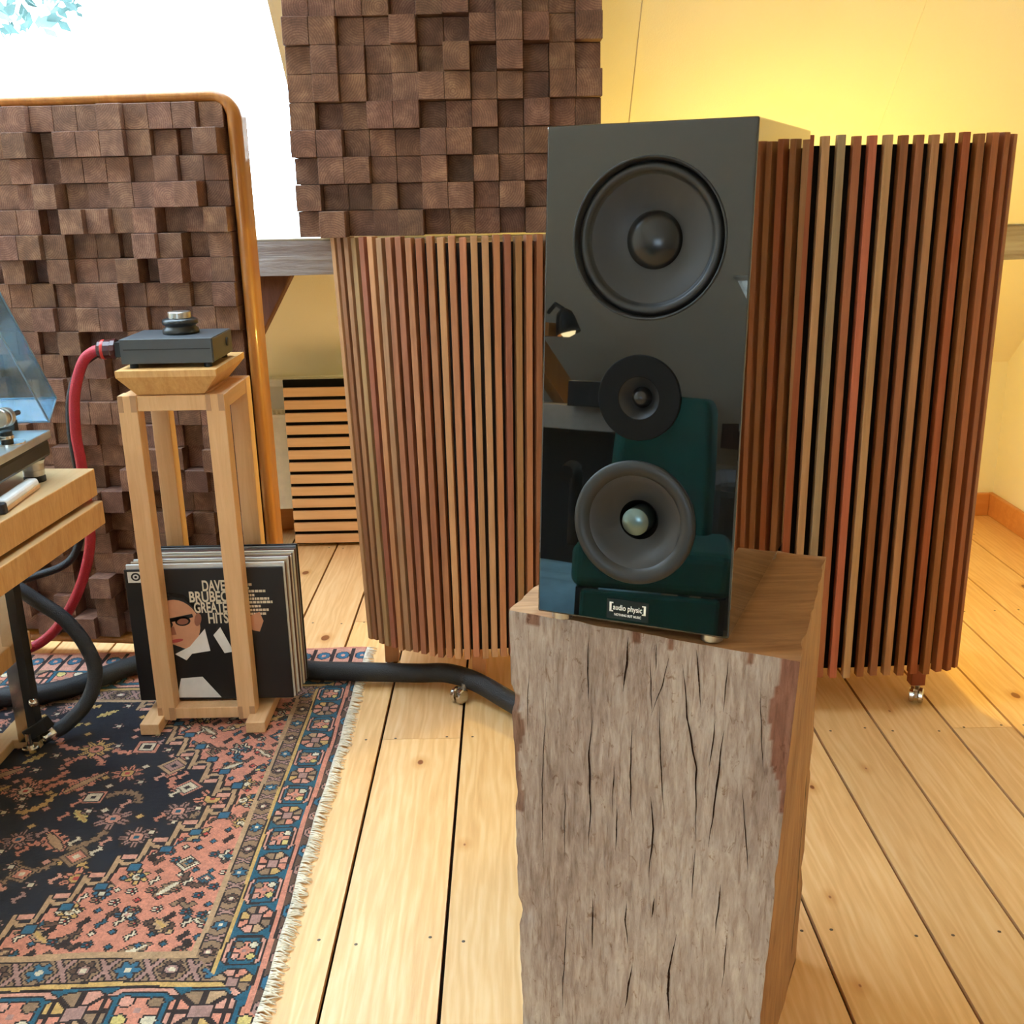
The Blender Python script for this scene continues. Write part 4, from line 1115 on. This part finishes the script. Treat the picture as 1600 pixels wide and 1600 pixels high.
for (xx, yy) in ((-.955, 1.875), (-1.22, 1.875), (-.985, 1.32)):
    MB().mm((xx-.022, yy-.014, .03), (xx+.0, yy-.009, .452)).build('post', M['chrome'], rk)
    MB().mm((xx+.0, yy-.014, .03), (xx+.017, yy+.014, .452)).mm((xx-.022, yy-.009, .03), (xx, yy+.014, .452)).build('post_core', M['matt_black'], rk)
MB().box((-1.01, 1.75, .0205), (.035, .42, .02)).build('base_rail', M['bamboo_top'], rk, .002)
MB().box((-1.09, 1.885, .021), (.30, .03, .02)).build('base_rail', M['bamboo_top'], rk, .002)
lv_ = MB(); lv_.cyl((-.955, 1.860, .010), .016, .012, 24, bev=.002); lv_.cyl((-.955, 1.860, .021), .007, .03, 16); lv_.build('levelling_foot', M['chrome'], rk)
MB().box((-.938, 1.868, .056), (.052, .026, .024), 0, (1, 1, 1), (V((.85, -.1, .5)).normalized(), V((.1, 1, 0)).normalized(), V((-.5, 0, .85)).normalized())).build('foot_bracket', M['matt_black'], rk, .002)
MB().lathe([(0, 0), (.009, 0), (.010, .004), (.006, .012), (0, .013)], (-.935, 1.86, .118), V((1, 0, 0)), V((0, 0, 1)), V((.3, -1, 0)).normalized(), 20).build('post_bolt', M['chrome'], rk)

# ------------------------------------------------------------------ turntable
tt = thing('turntable', (-1.05, 1.68, .558), 'silver and black turntable with raised clear dust cover on the rack', 'turntable')

MB().mm((-1.26, 1.48, .630), (-.841, 1.901, .645)).build('top_plate', M['silver'], tt, .002)
MB().mm((-1.258, 1.482, .5985), (-.8435, 1.896, .630)).build('plinth', M['tt_black'], tt, .006)
for (xx, yy) in ((-.866, 1.864), (-.868, 1.52), (-1.23, 1.864), (-1.23, 1.52)):
    f_ = MB().lathe([(0, .5582), (.019, .5582), (.019, .567), (.0175, .568), (.0175, .570)], (xx, yy, 0), Xa, Ya, Za, 32, smooth=False).build('foot', M['rubber'], tt)
    MB().lathe([(.0185, .570), (.0188, .580), (.018, .5805), (.0188, .581), (.0188, .592), (.022, .5985), (0, .5985)], (xx, yy, 0), Xa, Ya, Za, 32, smooth=False).build('metal_ring', M['brushed'], f_)
MB().lathe([(0, .646), (.148, .646), (.15, .648), (.15, .662), (.148, .664), (0, .664)], (-1.06, 1.69, 0), Xa, Ya, Za, 64, smooth=False).build('platter', M['tt_black'], tt)
MB().cyl((-.868, 1.795, .645), .026, .0025, 40).build('arm_base', M['chrome'], tt)
kb = MB().lathe([(0, .6475), (.0105, .6475), (.0105, .654), (.0125, .654), (.0125, .659), (.0105, .659), (.0105, .666), (.0095, .667), (0, .667)], (-.872, 1.795, 0), Xa, Ya, Za, 32, smooth=False).build('arm_lift_knob', M['tt_black'], tt)
MB().lathe([(.0127, .6538), (.0129, .6545), (.0129, .6585), (.0127, .6592)], (-.872, 1.795, 0), Xa, Ya, Za, 32, smooth=False).build('knob_ring', M['chrome'], kb)
ad = V((.12, .98, -.08)).normalized(); ua = V((1, -.12, 0)).normalized(); wa = ua.cross(ad)*-1
tarm = MB(); tarm.tube([V((-.90, 1.52, .688)), V((-.872, 1.74, .695)), V((-.861, 1.83, .692))], .0045, 12); ta = tarm.build('tonearm', M['chrome'], tt)
MB().lathe([(0, 0), (.0155, 0), (.0165, .002), (.0165, .010), (.0135, .011), (.0135, .015), (.0165, .016), (.0165, .026), (.0150, .028), (0, .028)], (-.868, 1.768, .694), ua, wa, ad, 32, smooth=False).build('counterweight', M['brushed'], ta)
MB().lathe([(.0138, .0108), (.0140, .0152)], (-.868, 1.768, .694), ua, wa, ad, 32).build('weight_band', M['matt_black'], ta)
MB().cyl((-.884, 1.70, .645), .011, .045, 24).build('arm_pillar', M['brushed'], ta)
# raised acrylic cover
h0 = V((-.850, 1.921, .656)); e1 = V((0, -.605, .796)); e2 = V((0, .78, .626)); eX = V((-1, 0, 0)); Lc, Hc, Wc = .36, .057, .40
def quadp(mb, o, a, la, b_, lb_, th=.003):
    n_ = a.cross(b_).normalized(); mb.prism([o, o+a*la, o+a*la+b_*lb_, o+b_*lb_], n_*th)
cv = MB(); quadp(cv, h0, e1, Lc, e2, Hc); quadp(cv, h0, eX, Wc, e2, Hc); quadp(cv, h0+e2*Hc, e1, Lc, eX, Wc); quadp(cv, h0+eX*Wc, e1, Lc, e2, Hc); quadp(cv, h0+e1*Lc, eX, Wc, e2, Hc)
dc = cv.build('dust_cover', M['acrylic'], tt); dc['label'] = 'raised clear acrylic dust cover'
ed = MB()
for (p0, p1) in ((h0, h0+e1*Lc), (h0+e2*Hc, h0+e2*Hc+e1*Lc), (h0, h0+eX*Wc), (h0, h0+e2*Hc), (h0+e2*Hc, h0+e2*Hc+eX*Wc)): ed.tube([p0, p1], .0018, 6)
ed.build('cover_edge', M['acrylic_edge'], dc)
for xx in (-.92, -1.18): MB().box((xx, 1.908, .652), (.03, .016, .02)).build('hinge', M['tt_black'], tt, .002)
# record brush on the shelf
bp = [V((-.838, 1.655, 0)), V((-.819, 1.6615, 0)), V((-.832, 1.808, 0)), V((-.856, 1.822, 0))]
rb = thing('record_brush', (-.838, 1.74, .558), 'white record cleaning brush with black bristles on the top shelf', 'brush')
A_, B_ = V((-.838, 1.665, 0)), V((-.846, 1.812, 0)); dd_ = (B_-A_).normalized(); nn_ = V((-dd_.y, dd_.x, 0))
def cap_rect(w0, l0, l1): return [A_+dd_*l0-nn_*-w0, A_+dd_*l0-nn_*w0, A_+dd_*l1-nn_*w0, A_+dd_*l1-nn_*-w0]
Lb = (B_-A_).length
MB().hexa([q+V((0, 0, .566)) for q in cap_rect(.012, 0, Lb)]+[q+V((0, 0, .579)) for q in cap_rect(.010, .002, Lb-.004)]).build('brush_body', M['white_print'], rb, .004)
MB().hexa([q+V((0, 0, .5600)) for q in cap_rect(.0115, .002, Lb)]+[q+V((0, 0, .567)) for q in cap_rect(.0115, .002, Lb)]).build('gold_strip', M['beech'], rb, .001)
br_ = MB(); rq = random.Random(8)
for k in range(70):
    q = A_+dd_*(Lb*k/69)+nn_*.012; br_.tube([q+V((0, 0, .573)), q+nn_*rq.uniform(.006, .010)+V((0, 0, .5605))], .0006, 4)
br_.build('bristles', M['matt_black'], rb)['kind'] = 'stuff'
MB().hexa([q+V((0, 0, .5582)) for q in cap_rect(.0125, -.014, .003)]+[q+V((0, 0, .576)) for q in cap_rect(.011, -.012, .003)]).build('end_cap', M['matt_black'], rb, .003)

# ------------------------------------------------------------------ cables
def spline(pts, n=10):
    pts = [V(p) for p in pts]; out_ = []
    for i in range(len(pts)-1):
        p0, p1, p2, p3 = pts[max(i-1, 0)], pts[i], pts[i+1], pts[min(i+2, len(pts)-1)]
        for k in range(n):
            t_ = k/n; out_.append(.5*((2*p1)+(-p0+p2)*t_+(2*p0-5*p1+4*p2-p3)*t_*t_+(-p0+3*p1-3*p2+p3)*t_**3))
    out_.append(pts[-1]); return out_
rc1 = thing('red_power_cable', (-.86, 2.07, .009), 'thick red braided power cable hanging from the black power box', 'cable')
MB().tube(spline([(-.782, 2.045, .768), (-.803, 2.05, .764), (-.828, 2.055, .742), (-.853, 2.06, .682), (-.862, 2.06, .605), (-.860, 2.06, .540), (-.860, 2.06, .440), (-.868, 2.06, .360), (-.905, 2.06, .266), (-.965, 2.055, .182), (-1.03, 2.04, .145), (-1.13, 2.0, .14)]), .0105, 16).build('braided_sleeve', M['cable_red'], rc1)
pg = MB().lathe([(0, 0), (.015, 0), (.0185, .003), (.0185, .026), (.020, .028), (.020, .036), (.017, .038), (0, .038)], (-.790, 2.045, .769), V((0, 1, 0)), Za, V((1, .0, .02)).normalized(), 12, smooth=False).build('plug', M['plug_smoke'], rc1)
MB().lathe([(.0189, .008), (.0193, .009), (.0193, .013), (.0189, .014)], (-.790, 2.045, .769), V((0, 1, 0)), Za, V((1, 0, .02)).normalized(), 12).build('plug_ring', M['plug_red'], pg)
MB().mm((-.752, 2.028, .756), (-.7215, 2.062, .784)).build('plug_socket', M['matt_black'], pg)
tag(MB().tube(spline([(-.775, 2.072, .760), (-.806, 2.075, .757), (-.845, 2.083, .728), (-.873, 2.085, .670), (-.882, 2.085, .600), (-.880, 2.085, .520), (-.883, 2.085, .42), (-.92, 2.085, .33), (-1.0, 2.06, .30), (-1.1, 2.0, .29)]), .008, 12).build('black_cable', M['cable_black']), 'black cable hanging behind the red braided one', 'cable')
tag(MB().tube(spline([(-1.30, 2.02, .031), (-1.104, 2.055, .031), (-.979, 2.09, .031), (-.834, 2.225, .031), (-.65, 2.235, .031), (-.475, 2.165, .031), (-.349, 2.150, .030), (-.22, 2.137, .030), (-.149, 2.112, .040), (-.085, 2.066, .040), (-.015, 2.000, .028), (.08, 1.88, .0225), (.16, 1.72, .0225), (.22, 1.58, .0225), (.25, 1.47, .0225)]), .0212, 18).build('floor_cable', M['cable_black']), 'thick black cable running over the rug and floor behind the record stand', 'cable')
lp = thing('rack_cable', (-.87, 1.99, .009), 'thick black cable looping out from under the turntable rack', 'cable')
MB().tube(spline([(-1.06, 1.99, .318), (-1.02, 1.99, .315), (-.989, 1.99, .300), (-.9525, 1.99, .271), (-.9123, 1.99, .238), (-.8767, 1.985, .189), (-.8562, 1.975, .129), (-.868, 1.95, .075), (-.902, 1.915, .040), (-.925, 1.895, .032)]), .0148, 16).build('braided_sleeve', M['cable_black'], lp)
pdr = V((-.023, -.05, -.004)).normalized(); pu = V((.9, -.4, 0)).normalized(); pw = pdr.cross(pu)
MB().lathe([(0, -.004), (.0165, -.004), (.017, .002), (.013, .010), (.012, .022), (.0095, .024), (0, .024)], (-.927, 1.892, .032), pu, pw, pdr, 24).build('metal_plug', M['chrome'], lp)

# ------------------------------------------------------------------ lamp behind the tall column
lm = thing('floor_lamp', (.66, 2.44, 0), 'small lamp glowing behind the tall slatted column', 'lamp')
LP = V((.66, 2.44, .56))
MB().cyl((.66, 2.44, 0), .09, .018, 40, bev=.004).build('base', M['matt_black'], lm)
MB().cyl((.66, 2.44, .018), .009, LP.z-.075, 16).build('stem', M['matt_black'], lm)
MB().cyl((.66, 2.44, LP.z-.06), .018, .028, 24).build('socket', M['matt_black'], lm)
MB().lathe([(0, -.032), (.010, -.032), (.013, -.028), (.020, -.018), (.026, 0), (.022, .016), (.012, .025), (0, .028)], LP, Xa, Ya, Za, 24).build('bulb', M['bulb'], lm)
def light(name, typ, loc_, energy, col, **kw):
    l_ = bpy.data.lights.new(name, typ); l_.energy = energy; l_.color = col
    for k, v_ in kw.items(): setattr(l_, k, v_)
    o_ = bpy.data.objects.new(name, l_); COL.objects.link(o_); o_.location = loc_; return o_
light('lamp_light', 'POINT', LP+V((0, 0, .06)), LAMP_W, (1, .76, .15), shadow_soft_size=.03)

# invented spot on the right gable, out of view, added to warm the right-hand floor
gl_ = thing('added_wall_spot', (1.56, .80, 1.35), 'unseen black bullet spot, added on the right gable wall to warm the floorboards', 'lamp')
gd = V((-.42, .30, -1)).normalized(); ga_ = gd.cross(V((0, 1, 0))).normalized(); gb_ = gd.cross(ga_); GL = V((1.46, .80, 1.36))
MB().lathe([(0, -.01), (.012, -.01), (.030, .005), (.038, .03), (.048, .085), (.046, .087), (.036, .03), (.026, .012), (0, .008)], GL, ga_, gb_, gd, 32).build('shade', M['matt_black'], gl_)
MB().lathe([(0, .03), (.018, .03), (.028, .05), (.030, .07), (.02, .084), (0, .088)], GL, ga_, gb_, gd, 24).build('bulb', M['bulb'], gl_)
MB().tube([GL-gd*.008, GL+V((.05, 0, .03)), GL+V((.105, 0, .02))], .008, 10).build('arm', M['matt_black'], gl_)
sg_ = light('added_spot_light', 'SPOT', GL+gd*.092, 13, (1, .64, .16), shadow_soft_size=.03, spot_size=math.radians(105), spot_blend=.9)
sg_.rotation_euler = gd.to_track_quat('-Z', 'Y').to_euler()

# ------------------------------------------------------------------ the part of the room mirrored in the loudspeaker
bl_ = thing('bullet_lamp', (-2.12, -.95, 1.04), 'black bullet spot lamp under the near roof slope, mirrored in the loudspeaker', 'lamp')
ldir = V((.30, -.10, -1)).normalized(); la = ldir.cross(V((0, 1, 0))).normalized(); lb2 = ldir.cross(la)
BL0 = V((-2.12, -.93, 1.10))
MB().lathe([(0, -.01), (.012, -.01), (.030, .005), (.038, .03), (.048, .085), (.046, .087), (.036, .03), (.026, .012), (0, .008)], BL0, la, lb2, ldir, 32).build('shade', M['matt_black'], bl_)
MB().lathe([(0, .03), (.018, .03), (.028, .05), (.032, .075), (.024, .092), (0, .100)], BL0, la, lb2, ldir, 24).build('bulb', M['bulb'], bl_)
MB().tube([BL0-ldir*.01, BL0+V((-.06, -.01, .03)), BL0+V((-.12, -.03, .0))], .008, 10).build('arm', M['matt_black'], bl_)
sp_ = light('bullet_light', 'SPOT', BL0+ldir*.104, SPOT_W, (1, .75, .38), shadow_soft_size=.03, spot_size=math.radians(150), spot_blend=.8)
sp_.rotation_euler = ldir.to_track_quat('-Z', 'Y').to_euler()
bm2 = MB(); p0, p1 = V((-2.34, -.90, 1.04)), V((-2.34, -1.20, .75)); dr = (p1-p0).normalized()
bm2.box((p0+p1)/2, ((p1-p0).length, .07, .09), 0, (1, 1, 1), (dr, V((1, 0, 0)), dr.cross(V((1, 0, 0))).normalized())); bm2.box((-2.28, -.90, 1.03), (.30, .07, .05))
struct(bm2.build('trim_4', M['orange_wood']))
dk = thing('desk', (-2.3, -1.25, 0), 'pale desk with dark space below, mirrored in the loudspeaker', 'desk')
MB().box((-2.24, -1.11, .735), (1.15, .40, .022), 0, (1, 1, 1), (V((.83, -.55, 0)).normalized(), V((.55, .83, 0)).normalized(), Za)).build('desk_top', M['desk_white'], dk)
du_, dv_ = V((.83, -.55, 0)).normalized(), V((.55, .83, 0)).normalized()
MB().box(V((-2.30, -1.20, .69))+dv_*.30, (1.13, .02, .07), 0, (1, 1, 1), (du_, dv_, Za)).build('drawer_front', M['desk_white'], dk)
for a_ in (-.53, .53):
    for b_ in (-.16, .16): MB().box(V((-2.24, -1.11, .362))+du_*a_+dv_*b_, (.04, .04, .724), 0, (1, 1, 1), (du_, dv_, Za)).build('leg', M['matt_black'], dk)
MB().box(V((-2.24, -1.11, .38))-dv_*.17, (1.06, .012, .66), 0, (1, 1, 1), (du_, dv_, Za)).build('underdesk_shade', M['matt_black'], dk)  # black sheet standing in for the shade under the desk
am = thing('amplifier', (-1.97, -1.1, .746), 'black amplifier box on the pale desk', 'amplifier')
MB().box(V((-2.02, -1.20, .795))+dv_*.12, (.36, .26, .095), 0, (1, 1, 1), (du_, dv_, Za)).build('case', M['matt_black'], am, .003)
MB().lathe([(0, .02), (.018, .02), (.02, 0)][::-1], V((-2.02, -1.20, .80))+dv_*.251+du_*.1, du_, Za, dv_, 24).build('knob', M['tt_black'], am)
sb_ = thing('small_black_speaker', (-2.4, -1.0, .746), 'small black speaker standing on the pale desk', 'loudspeaker')
MB().box(V((-2.46, -.98, .842))+dv_*.02, (.15, .18, .19), 0, (1, 1, 1), (du_, dv_, Za)).build('cabinet', M['matt_black'], sb_, .004)
MB().lathe([(.05, 0), (.045, .004), (.02, .001), (0, .003)], V((-2.46, -.98, .83))+dv_*.1105, du_, Za, dv_, 32).build('driver', M['cone'], sb_)
struct(MB().mm((-1.85, -1.70, .60), (XR, -1.60, .70)).build('trim_5', M['brace']))
# green velvet chair
gc = thing('green_velvet_chair', (-1.12, -.55, 0), 'dark green velvet armchair behind the camera, mirrored in the loudspeaker', 'chair')
fd = V((.63, .77, 0)).normalized(); sd_ = V((.77, -.63, 0)).normalized(); G0 = V((-1.17, -.475, 0))
bk_ = MB()
for i in range(9):
    pass
NB = 14
for j in range(NB+1):
    zz = .40+.415*j/NB; half_ = .145*(1-.10*(j/NB)**3); 
    if j == NB: half_ *= .93
    for s_i in range(NB+1):
        u_ = -1+2*s_i/NB
        bk_.v.append(tuple(G0+sd_*(u_*half_)+fd*(.035-.06*(j/NB)+.03*u_*u_)+V((0, 0, zz))))
for j in range(NB):
    for i in range(NB):
        k = j*(NB+1)+i; bk_.face((k, k+1, k+NB+2, k+NB+1), 0, (1, 1, 1), None, True)
ob_ = bk_.build('backrest', M['green'], gc); so = ob_.modifiers.new('thick', 'SOLIDIFY'); so.thickness = .07; so.offset = 0; bv = ob_.modifiers.new('bevel', 'BEVEL'); bv.width = .025; bv.segments = 4; bv.angle_limit = .9
MB().box(G0+fd*.20+V((0, 0, .37)), (.42, .40, .12), 0, (1, 1, 1), (sd_, fd, Za)).build('seat', M['green'], gc, .03, segs=4)
MB().box(G0+fd*.395+V((0, 0, .20)), (.36, .03, .22), 0, (1, 1, 1), (sd_, fd, Za)).build('seat_apron', M['green'], gc, .01)
for a_ in (-1, 1):
    MB().tube(spline([G0+sd_*(a_*.25)+fd*.0+V((0, 0, .36)), G0+sd_*(a_*.255)+fd*.0+V((0, 0, .56)), G0+sd_*(a_*.255)+fd*.10+V((0, 0, .60)), G0+sd_*(a_*.25)+fd*.30+V((0, 0, .60))]), .02, 10).build('armrest', M['matt_black'], gc)
    for b_ in (.03, .37): MB().box(G0+sd_*(a_*.18)+fd*b_+V((0, 0, .155)), (.03, .03, .31), 0, (1, 1, 1), (sd_, fd, Za)).build('leg', M['matt_black'], gc)
# blue blanket folded on the floor left of the chair
bb = MB(); nb = 26
B0 = V((-1.74, -.66, 0)); 
for j in range(nb+1):
    for i in range(nb+1):
        u_, v_ = i/nb, j/nb; p = B0+sd_*((u_-.5)*.70)+fd*((v_-.5)*.62)
        e_ = min(u_, 1-u_, v_, 1-v_); h_ = .16*min(1, e_*9)**.6+.03*mnoise.noise(V((u_*5, v_*5, 2)))*min(1, e_*10)+.002
        bb.v.append((p.x, p.y, max(.002, h_)))
for j in range(nb):
    for i in range(nb):
        k = j*(nb+1)+i; bb.face((k, k+1, k+nb+2, k+nb+1), 0, (1, 1, 1), None, True)
tag(bb.build('blue_blanket', M['blue_cloth']), 'crumpled blue blanket on the floor, mirrored in the loudspeaker', 'blanket')
# grey armchair farther back
ga = thing('grey_armchair', (-1.05, -1.22, 0), 'dark grey armchair by the near wall, mirrored in the loudspeaker', 'armchair')
Gq = V((-1.05, -1.22, 0))
MB().box(Gq+V((0, 0, .26)), (.60, .55, .36), 0, (1, 1, 1), (sd_, fd, Za)).build('seat', M['grey_cloth'], ga, .05, segs=4)
MB().box(Gq-fd*.24+V((0, 0, .46)), (.60, .16, .50), 0, (1, 1, 1), (sd_, fd, Za)).build('backrest', M['grey_cloth'], ga, .05, segs=4)
for a_ in (-1, 1): 
    MB().box(Gq+sd_*(a_*.35)+V((0, 0, .32)), (.14, .56, .48), 0, (1, 1, 1), (sd_, fd, Za)).build('armrest', M['grey_cloth'], ga, .05, segs=4)
    for b_ in (-.2, .2): MB().box(Gq+sd_*(a_*.26)+fd*b_+V((0, 0, .045)), (.04, .04, .09), 0, (1, 1, 1), (sd_, fd, Za)).build('leg', M['matt_black'], ga)

# ------------------------------------------------------------------ outside: tree
tr = thing('garden_tree', (-5.2, 11.0, -3), 'pale sunlit tree outside the dormer window', 'tree')
tk = MB(); tk.tube(spline([(-5.2, 11, -3), (-5.15, 11, 0), (-5.02, 11, 2.2), (-5.05, 11, 3.4), (-5.1, 11, 4.6)]), .10, 12)
for (dx, dy, dz, z0) in ((1.4, .2, 1.0, 2.6), (-1.5, .3, 1.2, 2.5), (.8, -.5, 1.8, 3.0), (-.9, -.4, 1.8, 3.1)):
    tk.tube([(-5.05, 11, z0), (-5.05+dx*.5, 11+dy*.5, z0+dz*.6), (-5.05+dx, 11+dy, z0+dz)], [.05, .035, .015], 8)
tk.build('trunk', M['bark'], tr)
lfm = MB(); rl = random.Random(21)
for k in range(3200):
    while True:
        q = V((rl.uniform(-1, 1), rl.uniform(-1, 1), rl.uniform(-1, 1)))
        if q.length < 1 and mnoise.noise(q*2.6) > -.12: break
    p = V((-5.0+q.x*2.1, 11+q.y*1.2, 3.85+q.z*1.35)); s_ = rl.uniform(.05, .11)
    a1 = V((rl.uniform(-1, 1), rl.uniform(-1, 1), rl.uniform(-1, 1))).normalized(); a2 = a1.cross(V((rl.uniform(-1, 1), rl.uniform(-1, 1), .3))).normalized()
    lfm.poly([p-a1*s_, p+a2*s_*.5, p+a1*s_, p-a2*s_*.5])
lfm.build('foliage', M['leaf'], tr)['kind'] = 'stuff'

# ------------------------------------------------------------------ light
wd_ = bpy.data.worlds.new('overcast_sky'); SC.world = wd_; wd_.use_nodes = True
bg = wd_.node_tree.nodes['Background']; bg.inputs[0].default_value = (.68, .85, 1.0, 1); bg.inputs[1].default_value = SKY
SC.view_settings.view_transform = 'Standard'; SC.view_settings.look = 'None'; SC.view_settings.gamma = 1; SC.view_settings.use_curve_mapping = False
SC.view_settings.exposure = EXPO
SC.cycles.use_denoising = True; SC.cycles.max_bounces = 10; SC.cycles.diffuse_bounces = 6; SC.cycles.glossy_bounces = 6; SC.cycles.transparent_max_bounces = 12
SC.cycles.sample_clamp_indirect = 8; SC.cycles.caustics_reflective = False; SC.cycles.caustics_refractive = False
